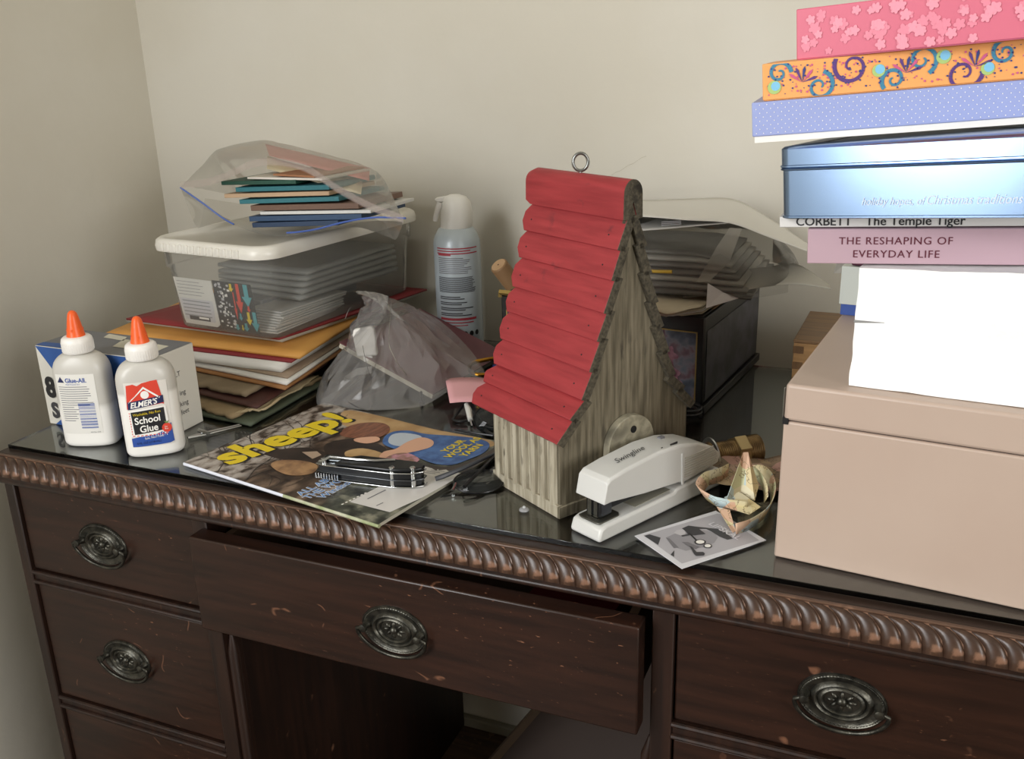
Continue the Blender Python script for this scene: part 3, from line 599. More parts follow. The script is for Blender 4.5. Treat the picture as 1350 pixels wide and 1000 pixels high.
# page axes: x from the spine outwards, y from the foot of the page to its head
mm_ = frame((MX + MH * cos(MTH), MY + MH * sin(MTH), 0), (-sin(MTH), cos(MTH), 0))
mag = thing('magazine', 'sheep magazine with yellow masthead lying flat on the glass', 'magazine', mm_)
def mzz(x, y):
    e = max(0, (x - .12) / .09); f = max(0, 1 - y / .09); return .0035 * (e ** 1.5) * f + .0006 * sin(x * 40) * f
def MP(off=0): return lambda x, y: V((x, y, MT + mzz(x, y) + off))
def pgpx(px, py_): q = mm_.inverted() @ pz(px, py_, MT); return (q.x, q.y)
cov = bpy.data.materials.new('magazine_cover_print'); cov.use_nodes = True
nt = cov.node_tree; N = nt.nodes; Lk = nt.links; b_ = N['Principled BSDF']; b_.inputs['Roughness'].default_value = .3
tc = N.new('ShaderNodeTexCoord'); sx = N.new('ShaderNodeSeparateXYZ'); Lk.new(tc.outputs['Object'], sx.inputs[0])
def _n(scale, det, st=(1, 1, 1)):
    mp_ = N.new('ShaderNodeMapping'); mp_.inputs['Scale'].default_value = st; Lk.new(tc.outputs['Object'], mp_.inputs[0]); n = N.new('ShaderNodeTexNoise'); n.inputs['Scale'].default_value = scale; n.inputs['Detail'].default_value = det; Lk.new(mp_.outputs[0], n.inputs[0]); return n
def _r(src, stops):
    r = N.new('ShaderNodeValToRGB'); e = r.color_ramp.elements
    while len(e) < len(stops): e.new(.5)
    for el, (p_, c_) in zip(e, stops): el.position = p_; el.color = srgb(c_)
    Lk.new(src, r.inputs[0]); return r
def _mx(f, A, B): x = N.new('ShaderNodeMix'); x.data_type = 'RGBA'; Lk.new(f, x.inputs[0]); Lk.new(A, x.inputs[6]); Lk.new(B, x.inputs[7]); return x.outputs[2]
top_ = _r(_n(55, 8, (1, 1.6, 1)).outputs[0], ((.40, '#3b3028'), (.47, '#8d8278'), (.58, '#b3aca4')))
mid_ = _r(_n(28, 7, (1, 2.2, 1)).outputs[0], ((.38, '#251b16'), (.52, '#4d3d31'), (.66, '#8a7461')))
bot_ = _r(_n(60, 8).outputs[0], ((.40, '#23241f'), (.52, '#4c4f44'), (.66, '#8b8a78')))
wob = N.new('ShaderNodeMath'); wob.operation = 'MULTIPLY_ADD'; wob.inputs[1].default_value = .05; Lk.new(_n(20, 3).outputs[0], wob.inputs[0]); Lk.new(sx.outputs[1], wob.inputs[2])
k1 = _r(wob.outputs[0], ((.205, '#000000'), (.225, '#ffffff'))); k2 = _r(wob.outputs[0], ((.095, '#000000'), (.115, '#ffffff')))
Lk.new(_mx(k1.outputs[0], _mx(k2.outputs[0], bot_.outputs[0], mid_.outputs[0]), top_.outputs[0]), b_.inputs['Base Color'])
MB().box(0.0005, MW - .001, .001, MH - .001, .0004, MT - .0004).grid(lambda u, v: V((MW * u * .995, .0005 + MH * v * .35, MT - .0004 + mzz(MW * u, MH * v * .35))), 12, 8).obj('pages', M('page_edges', '#b9b5a6', .7), mag)
MB().grid(lambda u, v: MP()(MW * u, MH * v), 24, 28).obj('front_cover', cov, mag, smooth=80)
MB().tube([(.0012, 0, MT / 2), (.0012, MH * .45, MT / 2)], .0021, 10).obj('spine', M('spine_green', '#8f9b6b', .4, col2='#c9c6b2', scale=30), mag)
MB().tube([(.0012, MH * .45, MT / 2), (.0012, MH, MT / 2)], .0021, 10).obj('spine', M('spine_white', '#dfe2ec', .4), mag)
fc = [c for c in mag.children if c.name.startswith('front_cover')][0]
def mpoly(pts, mat, lay, name, sub=.02):
    q_ = [pgpx(*q) for q in pts]
    if len(q_) > 4 and name != 'address_label': q_ = [(v.x, v.y) for v in smoothpath([V((a, b, 0)) for a, b in q_], 4, True)]
    return patch(q_, MP(.0002 + .00012 * lay), mat, fc, name, sub)
def mtext(s_, x, y, size, mat, lay, **k): return text(s_, size, lambda a, b: MP(.0002 + .00012 * lay)(x + a, y + b), mat, fc, **k)
skin = M('print_skin', '#d9a98c', .35); denim = M('print_denim', '#2f528c', .35, col2='#4a73ad', scale=90); hair = M('print_hair', '#6e4331', .35, col2='#8d5c44', scale=70, stretch=(1, 4, 1)); tanw = M('print_tan', '#a98556', .35, col2='#c2a173', scale=30)
fleece = M('print_fleece', '#b08a62', .35, col2='#7a5a40', scale=60); darkb = M('print_dark', '#241c19', .35, col2='#392c26', scale=50); shirt = M('print_shirt', '#b9c2cc', .35); flower = M('print_flower', '#c58e9c', .35, col2='#8d6a5a', scale=120)
mpoly([(455, 541), (500, 548), (560, 563), (645, 583), (640, 592), (560, 577), (505, 572), (452, 560)], tanw, 0, 'print_straw')
mpoly([(348, 598), (372, 592), (402, 590), (428, 596), (436, 606), (412, 612), (374, 606)], darkb, 1, 'print_sheep_head')
mpoly([(357, 613), (368, 607), (395, 607), (418, 613), (412, 624), (386, 627), (368, 622)], fleece, 2, 'print_sheep')
mpoly([(398, 596), (418, 595), (424, 600), (412, 605)], M('print_stone', '#b09a86', .35), 2, 'print_stone')
mpoly([(430, 585), (470, 578), (508, 590), (500, 606), (462, 612), (432, 600)], darkb, 1, 'print_pen')
mpoly([(455, 596), (478, 591), (506, 599), (492, 609), (462, 606)], tanw, 2, 'print_boards')
mpoly([(449, 574), (453, 566), (466, 560), (486, 557), (505, 558), (514, 564), (510, 572), (496, 577), (470, 578)], hair, 3, 'print_hair')
mpoly([(470, 578), (496, 576), (500, 581), (484, 585), (468, 582)], skin, 4, 'print_face')
mpoly([(505, 585), (508, 575), (520, 569), (540, 568), (560, 572), (600, 576), (630, 581), (645, 588), (640, 598), (620, 606), (596, 613), (572, 611), (550, 603), (536, 597), (520, 592)], denim, 3, 'print_overalls')
mpoly([(512, 583), (516, 574), (530, 571), (552, 574), (556, 580), (540, 588), (522, 588)], shirt, 4, 'print_shirt')
mpoly([(500, 604), (506, 596), (522, 592), (537, 583), (556, 577), (571, 582), (568, 590), (546, 596), (526, 600), (512, 606)], skin, 5, 'print_arm')
mpoly([(508, 606), (520, 599), (538, 598), (553, 606), (542, 612), (522, 613)], flower, 6, 'print_flowers')
mpoly([(560, 613), (600, 614), (646, 597), (652, 590), (654, 600), (610, 622), (570, 619)], darkb, 2, 'print_shadow')
mpoly([(461, 662), (514, 676), (556, 657), (610, 625), (590, 618), (552, 614), (530, 626)], M('print_label', '#d5d3cf', .4), 2, 'address_label')
for k in range(3): mpoly([(556 + k * 6, 622 - k * 1.5), (574 + k * 6, 624 - k * 1.5), (574 + k * 6, 624.6 - k * 1.5), (556 + k * 6, 622.6 - k * 1.5)], INK['grey'], 3, 'printed_line')
mpoly([(484, 658), (508, 646), (509, 646.8), (485, 658.8)], INK['grey'], 3, 'printed_line'); mpoly([(496, 667), (505, 663), (505.6, 663.8), (496.6, 667.8)], INK['grey'], 3, 'printed_line')
shadow = INK['black']
random.seed(31); br_ = MB()
def twig(x, y, a, l, w, dep):
    P_ = [V((x, y, 0))]
    for _ in range(6): a += random.uniform(-.35, .35); x += l / 6 * cos(a); y += l / 6 * sin(a); P_.append(V((min(max(x, .001), MW - .001), min(max(y, .13), MH - .001), 0)))
    for i in range(6):
        d_ = (P_[i + 1] - P_[i]); nn_ = V((-d_.y, d_.x, 0)); nn_ = nn_.normalized() * w if nn_.length > 1e-7 else V((0, w, 0)); k = len(br_.v)
        br_.v += [tuple(MP(.00025)(q.x, q.y)) for q in (P_[i] - nn_, P_[i + 1] - nn_ * .8, P_[i + 1] + nn_ * .8, P_[i] + nn_)]; br_.f.append((k, k + 1, k + 2, k + 3))
    if dep:
        for i in (2, 4, 5): twig(P_[i].x, P_[i].y, a + random.choice((-1, 1)) * random.uniform(.4, .9), l * .6, w * .7, dep - 1)
for k in range(9): twig(random.uniform(.0, .10), random.uniform(.17, .25), random.uniform(-.6, 1.0), .07, .0006, 2)
br_.obj('print_branches', M('print_twig', '#2a2320', .35), fc, smooth=0)
for dx_, dy_, mt__, lay_ in ((.0225, -.0030, shadow, 3), (.0200, 0, INK['yellow'], 4)):
    text('sheep!', .064, (lambda dx_, dy_, lay_: (lambda a, b: MP(.0002 + .00012 * lay_)(dx_ + a * .985 + b * .10, .2230 + dy_ + b * .985 - a * .14)))(dx_, dy_, lay_), mt__, fc, bold=.038)
bt = M('print_blue_text', '#4b86c8', .4)
for s_, x, y in (('ALL ABOUT', .006, .104), ('THE WOOL', .004, .0925), ('Windsor', .012, .081)):
    mtext(s_, x, y, .0125, INK['white'], 3, bold=.05); mtext(s_, x, y, .0125, bt, 4, bold=.01)
for s_, x, y in (('YOUR', .160, .0450), ('WOOL AS', .150, .0330), ('YARN', .160, .0205)): mtext(s_, x, y, .0125, INK['yellow'], 6, bold=.03)
for k in range(7): mpoly([(405 + k * 0, 540)] * 0 or [(450 + k * 5, 665 - k * 2.4), (453 + k * 5, 664 - k * 2.4), (453.6 + k * 5, 665 - k * 2.4), (450.6 + k * 5, 666 - k * 2.4)], INK['white'], 3, 'printed_mark')

# ------------------------------------------------------------------ multi-tool on the magazine
mt0, mt1 = pz(416, 631, .0052), pz(553, 648, .0052)
dx = (mt1 - mt0).normalized(); mtool = thing('multitool', 'folded black and steel multi-tool lying on the magazine', 'multi-tool', frame((mt0.x, mt0.y, .0050), (dx.x, dx.y, 0)))
Lm = (mt1 - mt0).length
chrome = M('tool_steel', '#c4c6c6', .18, 1.0); blk = M('tool_black', '#17181a', .3, .2)
for z0, z1, mk_ in ((.0004, .0016, chrome), (.0078, .0090, M('tool_dark_steel', '#5c5f62', .25, .9)), (.0152, .0164, chrome)):
    MB().prism([(0, .003), (.010, 0), (Lm - .028, 0), (Lm - .010, .004), (Lm, .012), (Lm, .020), (Lm - .012, .026), (.006, .026), (0, .022)], z0, z1).obj('steel_liner', mk_, mtool, bevel=.0004)
MB().prism([(.004, .0025), (Lm - .028, .0018), (Lm - .011, .0060), (Lm - .003, .0125), (Lm - .003, .0195), (Lm - .014, .0240), (.008, .0240), (.003, .0205)], .0022, .0148).obj('blades', blk, mtool)
MB().prism([(.022, .001), (Lm - .029, .001), (Lm - .011, .0052), (Lm - .001, .0125), (Lm - .001, .0195), (Lm - .013, .0250), (.040, .0250), (.030, .018)], .0166, .0205).obj('handle_scale', blk, mtool, bevel=.0015)
MB().tube([(.004, .004, .0185), (.008, .003, .0195), (.014, .008, .0225), (.045, .010, .0220), (.062, .013, .0215), (.080, .020, .0215)], .0013, 7).obj('pocket_clip', chrome, mtool)
MB().prism([(.004, .009), (.050, .012), (.062, .016), (.050, .022), (.004, .020)], .0170, .0190).obj('clip_plate', M('tool_dark_steel', '#5c5f62', .25, .9), mtool, bevel=.0005)
for x, y in ((Lm - .030, .004), (Lm - .010, .009), (.008, .006)): MB().lathe([(.0030, 0), (.0030, .0209), (.0022, .0216), (.0001, .0216)], 14, Matrix.Translation((x, y, 0))).obj('pivot_pin', chrome, mtool)
for i in range(9): MB().box(.001 + i * .0030, .0022 + i * .0030, -.0012, .0012, .0022, .0078).obj('knurl_tooth', chrome, mtool)

# ------------------------------------------------------------------ maroon notebook leaning on the pile
C0 = V((.3947, .2847, .0015)); na = V((.0198, .1889, .0)).normalized(); nb = V((-.1370, .015, .049)).normalized(); nb = (nb - na * nb.dot(na)).normalized()
nn = nb.cross(na) if nb.cross(na).z > 0 else na.cross(nb)
nm = Matrix(((na.x, -nb.x, nn.x, C0.x), (na.y, -nb.y, nn.y, C0.y), (na.z, -nb.z, nn.z, C0.z), (0, 0, 0, 1)))
if nm.to_3x3().determinant() < 0: nm = Matrix(((na.x, nb.x, nn.x, C0.x), (na.y, nb.y, nn.y, C0.y), (na.z, nb.z, nn.z, C0.z), (0, 0, 0, 1)))
sgn = 1 if (nm.to_3x3() @ V((0, 1, 0))).dot(nb) > 0 else -1
note = thing('notebook', 'maroon covered notebook leaning on the paper pile below the spray can', 'notebook', nm)
ya, yb = (0, .148) if sgn > 0 else (-.148, 0)
MB().box(0, .184, ya, yb, 0, .0065).obj('pages', M('notebook_pages', '#c9c2b0', .7), note)
MB().box(-.001, .185, ya - .001, yb + .001, .0065, .0082).obj('front_cover', M('notebook_maroon', '#6d4146', .5, col2='#663b41', scale=20), note, bevel=.0004)
# ------------------------------------------------------------------ crumpled clear bag over the notebook
cb = thing('plastic_bag', 'crumpled clear plastic bag slumped against the paper pile', 'plastic bag')
foot = [pz(421, 537), pz(450, 538), pz(484, 541), pz(520, 540), pz(556, 536), pz(590, 516, .012), pz(612, 500, .018), pz(640, 492, .02), V((.37, .42, .04)), V((.31, .43, .07)), V((.262, .40, .06)), V((.248, .34, .045)), V((.243, .285, .02)), pz(418, 515, .004)]
foot = smoothpath(foot, 3, True); nf = len(foot)
tips = smoothpath([V((.296, .330, .120)), V((.325, .335, .112)), V((.30, .345, .118))], 5, True)
spine_ = [pz(421, 537), None]
def bagfn(u, v):
    i = int(round(u * nf)) % nf; b0 = foot[i]; c0 = V((.300, .322, .118))
    ang = u * 2 * pi; top = c0 + V((.020 * cos(ang), .013 * sin(ang), -.003 * cos(ang)))
    p = lerp(b0, top, v); rad = (p - V((c0.x, c0.y, p.z)))
    bulge = sin(pi * v) ** 1.0 * .014 * (1 + .8 * sin(ang * 3 + 1))
    fold = abs(fbm((u * 9, v * 2.2, 4), 1.0)) ; cr = fbm((p.x * 45, p.y * 45, p.z * 45 + 5), 1.0, 4)
    if rad.length > 1e-5: p = p + rad.normalized() * (bulge - .020 * fold * (1 - .5 * v) * min(1, 3 * v) + .0075 * cr * min(1, 4 * v))
    p.z += .003 * cr * min(1, 5 * v) ; p.z = max(p.z, .0006); return p
NVB = 11
gb = MB().grid(bagfn, nf, NVB); k0 = len(gb.v); gb.v.append((.302, .325, .121)); gb.f += [(i * (NVB + 1) + NVB, (i + 1) * (NVB + 1) + NVB, k0) for i in range(nf)]
gb.f = [t for f in gb.f for t in ([f] if len(f) == 3 else ([(f[0], f[1], f[2]), (f[0], f[2], f[3])] if (f[0] * 7) % 3 else [(f[0], f[1], f[3]), (f[1], f[2], f[3])]))]
gb.obj('bag_film', film('bag_film', '#e2dfdc', .30, .12, 1.0), cb, smooth=14)
MB().ribbon([pz(422, 532, .003), pz(440, 521, .008), pz(455, 500, .02), pz(470, 490, .03), pz(490, 487, .035)], [V((.3, -.2, .9))] * 5, .012).obj('bag_strip', film('bag_strip', '#e2e0dc', .5, .2, .6), cb, smooth=80)
for pts in (((451, 456), (462, 468), (476, 478)), ((478, 455), (481, 470), (487, 494)), ((500, 468), (494, 484), (489, 505), (487, 540)), ((516, 398), (513, 440), (514, 458), (524, 478), (536, 494)), ((455, 420), (462, 405), (478, 396), (496, 392)), ((440, 528), (462, 508), (478, 492), (505, 484)), ((421, 535), (445, 524), (470, 536), (484, 541)), ((500, 400), (510, 398), (514, 410))):
    pth = smoothpath([pp(x, y, V((.3, .222, 0)), V((0, .118, -.084))) for x, y in pts], 5)
    MB().ribbon(pth, [V((.8, -.2, .5)).normalized()] * len(pth), .0011).obj('film_crease', film('film_crease', '#f2f0ee', .55, .15, 1.0), cb, smooth=80)
ad = thing('plug_adapter', 'small white plug adapter inside the crumpled clear bag', 'adapter', frame(V((.296, .300, .063)), (.85, .4, .1), V((-.1, .15, .98))))
MB().prism([(-.013, -.018), (.013, -.020), (.0145, .012), (.011, .0185), (-.012, .0175), (-.0145, .010)], -.006, .006, Matrix.Rotation(radians(90), 4, 'X')).obj('adapter_body', M('adapter_white', '#e9e6e1', .4), ad, bevel=.0025, seg=3)
MB().box(-.006, .006, -.003, .003, -.026, -.018).obj('adapter_neck', M('adapter_white', '#e9e6e1'), ad, bevel=.001)

# standing screw beside the notebook
sp_ = pz(556, 531)
scw = thing('screw', 'small dark screw standing on its head before the notebook', 'screw', Matrix.Translation(sp_))
MB().lathe([(.0042, 0), (.0042, .001), (.002, .0024)], 12).obj('screw_head', blk, scw)
pr_ = [(.0019 if i % 2 else .0013, .0024 + i * .0007) for i in range(18)] + [(.0001, .0160)]
MB().lathe(pr_, 10).obj('screw_thread', blk, scw)

# ------------------------------------------------------------------ compressed-air can
canm = at(.3275, .512, 0, 24) @ Matrix.Scale(1.03, 4)
can = thing('spray_can', 'pale blue compressed air can with white trigger cap against the wall', 'spray can', canm)
tin_b = M('can_paint', '#b5bfc4', .33, .1, spec=.5); RC = .0325
MB().lathe([(.030, 0), (RC, .002), (RC, .146), (.0318, .152), (.0290, .160), (.0245, .1675), (.0215, .1695), (.0205, .1715)], 48).obj('can_body', tin_b, can, smooth=50)
capm = M('can_cap', '#e4e2db', .4)
c_ = MB(); 
def ring(a, b, z, cx=0, n=32): return [V((cx + a * cos(2 * pi * i / n), b * sin(2 * pi * i / n), z)) for i in range(n)]
loft([ring(.0215, .0215, .1690), ring(.0222, .0220, .172, .001), ring(.0215, .0205, .190, .0015), ring(.0195, .0175, .203, .002), ring(.0150, .0125, .2105, .001), ring(.007, .006, .2135, 0)]).obj('trigger_cap', capm, can, smooth=50)
MB().prism([(-.012, .205), (-.024, .204), (-.0275, .2075), (-.024, .2100), (-.010, .2120)], -.004, .004, Matrix(((1, 0, 0, 0), (0, 0, 1, 0), (0, 1, 0, 0), (0, 0, 0, 1)))).obj('nozzle', capm, can, bevel=.001)
MB().tube([(-.020, 0, .2035), (-.0235, 0, .1950), (-.0275, 0, .1830), (-.0285, 0, .178)], [.0045, .0042, .0036, .0030], 10).obj('trigger', capm, can, smooth=60)
cf = lambda a0, z0, off=.0004: (lambda x, z: V(((RC + off) * sin((x + a0) / RC), -(RC + off) * cos((x + a0) / RC), z0 + z)))
random.seed(21)
def cline(a, w, z, h, mat, name='printed_line'): return MB().grid(lambda u, v: cf(a, z)(w * u, h * v), 8, 1).obj(name, mat, can)
for i in range(3): cline(-.030, .062 - .012 * (i % 2), .1440 - i * .0034, .0016, M('can_red', '#a33a45', .5))
for i in range(9): cline(-.028, random.uniform(.034, .052), .1310 - i * .0026, .0012, INK['grey'])
for i in range(13): cline(-.029, random.uniform(.050, .056), .1045 - i * .0017, .0009, INK['darkgrey'])
for i in range(11):
    if i % 3 != 2: cline(-.028, random.uniform(.030, .050), .0770 - i * .0026, .0014, INK['darkgrey'])
cline(-.029, .055, .0445, .0034, M('can_red', '#a33a45')); cline(-.029, .050, .0405, .0016, M('can_red', '#a33a45')); cline(-.028, .040, .0365, .0014, M('can_red', '#a33a45'))
cline(-.028, .020, .1350, .0030, M('can_red', '#a33a45'))
for i in range(3): patch(circ(0, 0, .0032, .0038, 14), cf(.008 + i * .009, .0250), INK['black'], can, 'hazard_mark', .003)

# ------------------------------------------------------------------ wooden dowel and wall clip behind the birdhouse
dm0, dm1 = py(657, 349, .455), py(712, 420, .515)
dw = M('dowel_wood', '#94734f', .6, col2='#836342', scale=12, stretch=(1, 1, 1)); dowel = thing('wooden_dowel', 'round wooden dowel sticking up behind the birdhouse roof', 'dowel')
dd = (dm0 - dm1).normalized(); MB().tube([dm0 + (dm1 - dm0) * .95, dm0 - dd * -.0015 * 0 - dd * .0015, dm0], [.0125, .0125, .0112], 24).obj('shaft', dw, dowel, smooth=50)
MB().tube([dm0 - dd * .001, dm0 + dd * .0004], .0105, 24).obj('end_grain', M('dowel_end', '#b08f6b', .65, col2='#a3815c', scale=60), dowel)
MB().tube([dm0 + dd * .0002, dm0 + dd * .0007], .0012, 10).obj('center_hole', M('dowel_hole', '#4d3522', .7), dowel)

# brass snap hook
bh = [pz(665, 470, .030), pz(640, 474, .028), pz(626, 477, .026), pz(619, 483, .024), pz(622, 491, .022), pz(634, 494, .021), pz(665, 492, .020)]
brassm = M('brass', '#b5822f', .28, 1.0, col2='#8d6426', scale=60)
o = MB().tube(smoothpath(bh, 6), .0028, 12).obj('brass_hook', brassm); tag(o, 'curved brass hook lying on the notebook beside the birdhouse roof', 'hook')
o = MB().tube([pz(650, 484, .018), pz(700, 478, .018)], .0035, 10).obj('blue_pen', M('pen_blue', '#23306e', .3)); tag(o, 'dark blue pen lying behind the birdhouse roof', 'pen')

# pink note
t_ = [pz(587, 499, .0235), pz(593, 531, .016), pz(660, 530, .016), pz(660, 497, .0235)]
o = MB().grid(lambda u, v: lerp(lerp(t_[1], t_[2], u), lerp(t_[0], t_[3], u), v) + V((0, 0, .0012 * sin(u * 5))), 8, 4).obj('sticky_note', M('note_pink', '#dfa6aa', .7), solid=.0004, smooth=80); tag(o, 'pink paper note propped beside the birdhouse eave', 'note')

# cable with a white plug under the pink note
cbm = M('cable_black', '#18181a', .4)
cab = thing('audio_cable', 'black cable with a white plug lying before the birdhouse', 'cable')
MB().tube(smoothpath([pz(612, 533, .008), pz(600, 548, .004), pz(598, 553, .002), pz(610, 555, .002), pz(630, 549, .003)], 6), .0016, 8).obj('cord', cbm, cab)
MB().tube(smoothpath([pz(622, 533, .010), pz(630, 548, .006), pz(637, 563, .003), pz(648, 572, .002), pz(668, 575, .002)], 6), .0022, 8).obj('cord', cbm, cab)
MB().tube([pz(615, 533, .011), pz(618, 541, .008), pz(620, 553, .005)], [.0030, .0038, .0030], 10).obj('plug_body', M('plug_white', '#d9d7d0', .35), cab)
MB().tube([pz(620, 553, .005), pz(622, 562, .003)], .0014, 8).obj('plug_tip', chrome, cab)
# second pair of lenses (dark spectacles) near the eave
def lens_ring(c, ex, ey, a, b, r, parent, mf, mg, nm_='lens'):
    pts = [c + ex * (a * cos(2 * pi * i / 28)) + ey * (b * sin(2 * pi * i / 28)) for i in range(28)]
    MB().tube(pts, r, 6, closed=True).obj('rim', mf, parent); q = MB(); q.add(pts, [tuple(range(28))]); q.obj(nm_, mg, parent, solid=.0012)
gl_d = film('lens_glass', '#4a4d4c', .35, .03, 1.0); gf = M('spectacle_frame', '#1c1c1e', .25, .3)
sg = thing('spectacles', 'dark wire spectacles folded beside the magazine and birdhouse', 'spectacles')
c1 = pz(631, 634, .006); lens_ring(c1, V((.86, .5, 0)).normalized(), V((-.48, .82, .30)).normalized(), .0250, .0170, .0009, sg, gf, gl_d)
MB().tube(smoothpath([pz(612, 641, .008), pz(625, 628, .012), pz(652, 602, .018)], 5), .0018, 8).obj('temple', gf, sg)
MB().tube([pz(574, 631, .0085), pz(583, 628, .0100), pz(610, 617, .0125), pz(652, 598, .016)], [.0026, .0028, .0022, .0015], 8).obj('temple', M('temple_grey', '#3b3d42', .4), sg)
MB().tube([pz(597, 646, .003), pz(601, 637, .006)], .0016, 8).obj('hinge', chrome, sg); MB().tube([pz(607, 643, .003), pz(611, 640, .007)], .0010, 8).obj('hinge', chrome, sg)
sg2 = thing('spectacles', 'dark spectacles lying under the birdhouse eave by the cable', 'spectacles')
c2 = pz(652, 552, .012); lens_ring(c2, V((.8, .6, 0)).normalized(), V((-.4, .55, .72)).normalized(), .0240, .0185, .0009, sg2, gf, gl_d)
MB().tube(smoothpath([pz(600, 566, .002), pz(622, 570, .002), pz(650, 574, .002)], 4), .0012, 6).obj('temple', gf, sg2)
# clear rubber bumper
bp_ = pz(691, 672)
bpo = thing('bumper', 'tiny clear domed bumper dot on the glass before the birdhouse', 'bumper', Matrix.Translation(bp_))
MB().lathe([(.0048, 0), (.0046, .0012), (.0030, .0024), (.0001, .0028)], 18).obj('dome', film('bumper_clear', '#dfe0e2', .55, .05, 1.0), bpo, smooth=80)
MB().lathe([(.0016, .0024), (.0012, .0040), (.0001, .0044)], 10).obj('nub', film('bumper_nub', '#eceef0', .8, .05, 1.0), bpo, smooth=80)

def mpatch(polys, fn, mat, parent, name, z=None):
    """many flat printed shapes as one print"""
    b = MB()
    for pts in polys:
        b.add([fn(x, y) for x, y in pts], [tuple(range(len(pts)))])
    me = bpy.data.meshes.new(name); me.from_pydata(b.v, [], b.f); me.materials.append(mat); o = bpy.data.objects.new(name, me); COL.objects.link(o); o.parent = parent; return o
# ------------------------------------------------------------------ birdhouse
A_ = radians(148); BF = pz(738, 682)
bird = thing('birdhouse', 'wooden birdhouse with red plank roof and weathered grey walls', 'birdhouse', Matrix(((sin(A_), cos(A_), 0, BF.x), (-cos(A_), sin(A_), 0, BF.y), (0, 0, 1, 0), (0, 0, 0, 1))))
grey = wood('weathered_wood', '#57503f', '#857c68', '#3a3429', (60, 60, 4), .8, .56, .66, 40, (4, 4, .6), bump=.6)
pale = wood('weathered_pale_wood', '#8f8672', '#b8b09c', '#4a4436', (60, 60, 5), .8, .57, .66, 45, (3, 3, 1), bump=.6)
grey_d = wood('weathered_end_grain', '#3c372c', '#5d5646', '#2a261e', (80, 80, 80), .9, .6, .7, 60, (1, 1, 1), bump=.9)
redm = wood('red_roof_paint', '#8c262b', '#a03236', '#5c2028', (40, 4, 40), .55, .63, .72, 45, (1, .8, 1), bump=.35)
CW, DPB = .080, .104
lp = [(.0846, .2943), (.0701, .2665), (.0626, .2409), (.0559, .2150), (.0473, .1870), (.0395, .1628), (.0308, .1364), (.0220, .1119), (.0089, .0963), (-.0059, .0768)]
gl = [(0, 0), (0, .079), (.0135, .0905), (.0270, .1090), (.0355, .134), (.0440, .160), (.0520, .185), (.0605, .212), (.0675, .238), (.0735, .262)]
gp = gl + [(.080, .282)] + [(2 * CW - w, z) for w, z in gl[::-1]]
XZ = Matrix(((1, 0, 0, 0), (0, 0, 1, 0), (0, 1, 0, 0), (0, 0, 0, 1)))       # (w,z) outline extruded along depth
MB().prism(gp, 0, .010, XZ).obj('front_gable', grey, bird, bevel=.0006)
MB().prism(gp, DPB - .010, DPB, XZ).obj('back_gable', grey, bird)
MB().box(0.001, 2 * CW - .001, .010, DPB - .010, 0, .010).obj('floor_board', grey, bird)
for k in range(7):      # beaded side walls
    y0 = .001 + k * .01457
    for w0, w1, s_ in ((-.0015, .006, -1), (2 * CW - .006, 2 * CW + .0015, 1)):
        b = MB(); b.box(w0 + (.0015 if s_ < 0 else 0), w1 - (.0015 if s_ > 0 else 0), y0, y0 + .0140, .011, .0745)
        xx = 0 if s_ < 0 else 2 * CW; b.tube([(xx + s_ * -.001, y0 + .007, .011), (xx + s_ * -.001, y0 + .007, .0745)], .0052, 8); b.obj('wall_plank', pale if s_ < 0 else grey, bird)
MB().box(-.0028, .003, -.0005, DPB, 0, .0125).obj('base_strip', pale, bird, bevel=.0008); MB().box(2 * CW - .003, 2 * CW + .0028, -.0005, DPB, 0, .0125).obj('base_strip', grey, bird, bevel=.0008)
MB().box(-.0028, 2 * CW + .0028, -.0028, .0002, 0, .0118).obj('base_strip', grey, bird, bevel=.0008)
Y0, Y1, TH = -.005, .140, .0085
for side in (1, -1):
    for k in range(1, 9):
        (w0, z0), (w1, z1) = lp[k], lp[k + 1]
        if side < 0: w0, w1 = 2 * CW - w0, 2 * CW - w1
        d = V((w1 - w0, 0, z1 - z0)); ln = d.length + .004; d.normalize(); n = V((-d.z, 0, d.x)) if side > 0 else V((d.z, 0, -d.x))
        if n.z < 0: n = -n
        o0 = V((w0, 0, z0)) - d * .003 - n * .0045; tl_ = (n * .0042) / ln      # shingle: lower edge stands proud
        ol = [(Y0, 0), (Y1 - .011, 0), (Y1, .012), (Y1, ln - .009), (Y1 - .007, ln), (Y0, ln)]
        bot = [o0 + V((0, y, 0)) + d * s_ + tl_ * s_ - n * TH for y, s_ in ol]; top = [q + n * TH for q in bot]
        b = MB().add(bot + top, [tuple(range(6))[::-1], tuple(range(6, 12))] + [(i, (i + 1) % 6, 6 + (i + 1) % 6, 6 + i) for i in range(6)])
        rb_ = b.obj('roof_board', redm, bird, bevel=.0007); rb_.data.materials.append(grey_d)
        for pl in rb_.data.polygons:
            if pl.normal.dot(n) < -.5 or pl.normal.y < -.5 or pl.normal.dot(d) < -.5 or (side < 0 and pl.normal.dot(d) > .5): pl.material_index = 1
        eo = V((0, -.0006, 0)); q = [bot[0] + eo, bot[5] + eo, top[5] + eo, top[0] + eo]; q2 = [x + V((0, .0008, 0)) for x in q]
        MB().add(q + q2, [(0, 1, 2, 3), (7, 6, 5, 4), (0, 4, 5, 1), (1, 5, 6, 2), (2, 6, 7, 3), (3, 7, 4, 0)]).obj('end_grain', grey_d, rb_)
        for y in (.012, .126):
            c = o0 + V((0, y, 0)) + d * (ln * .62) + tl_ * (ln * .62); MB().tube([c - n * .001, c + n * .0004], .0008, 6).obj('nail', INK['black'], rb_)
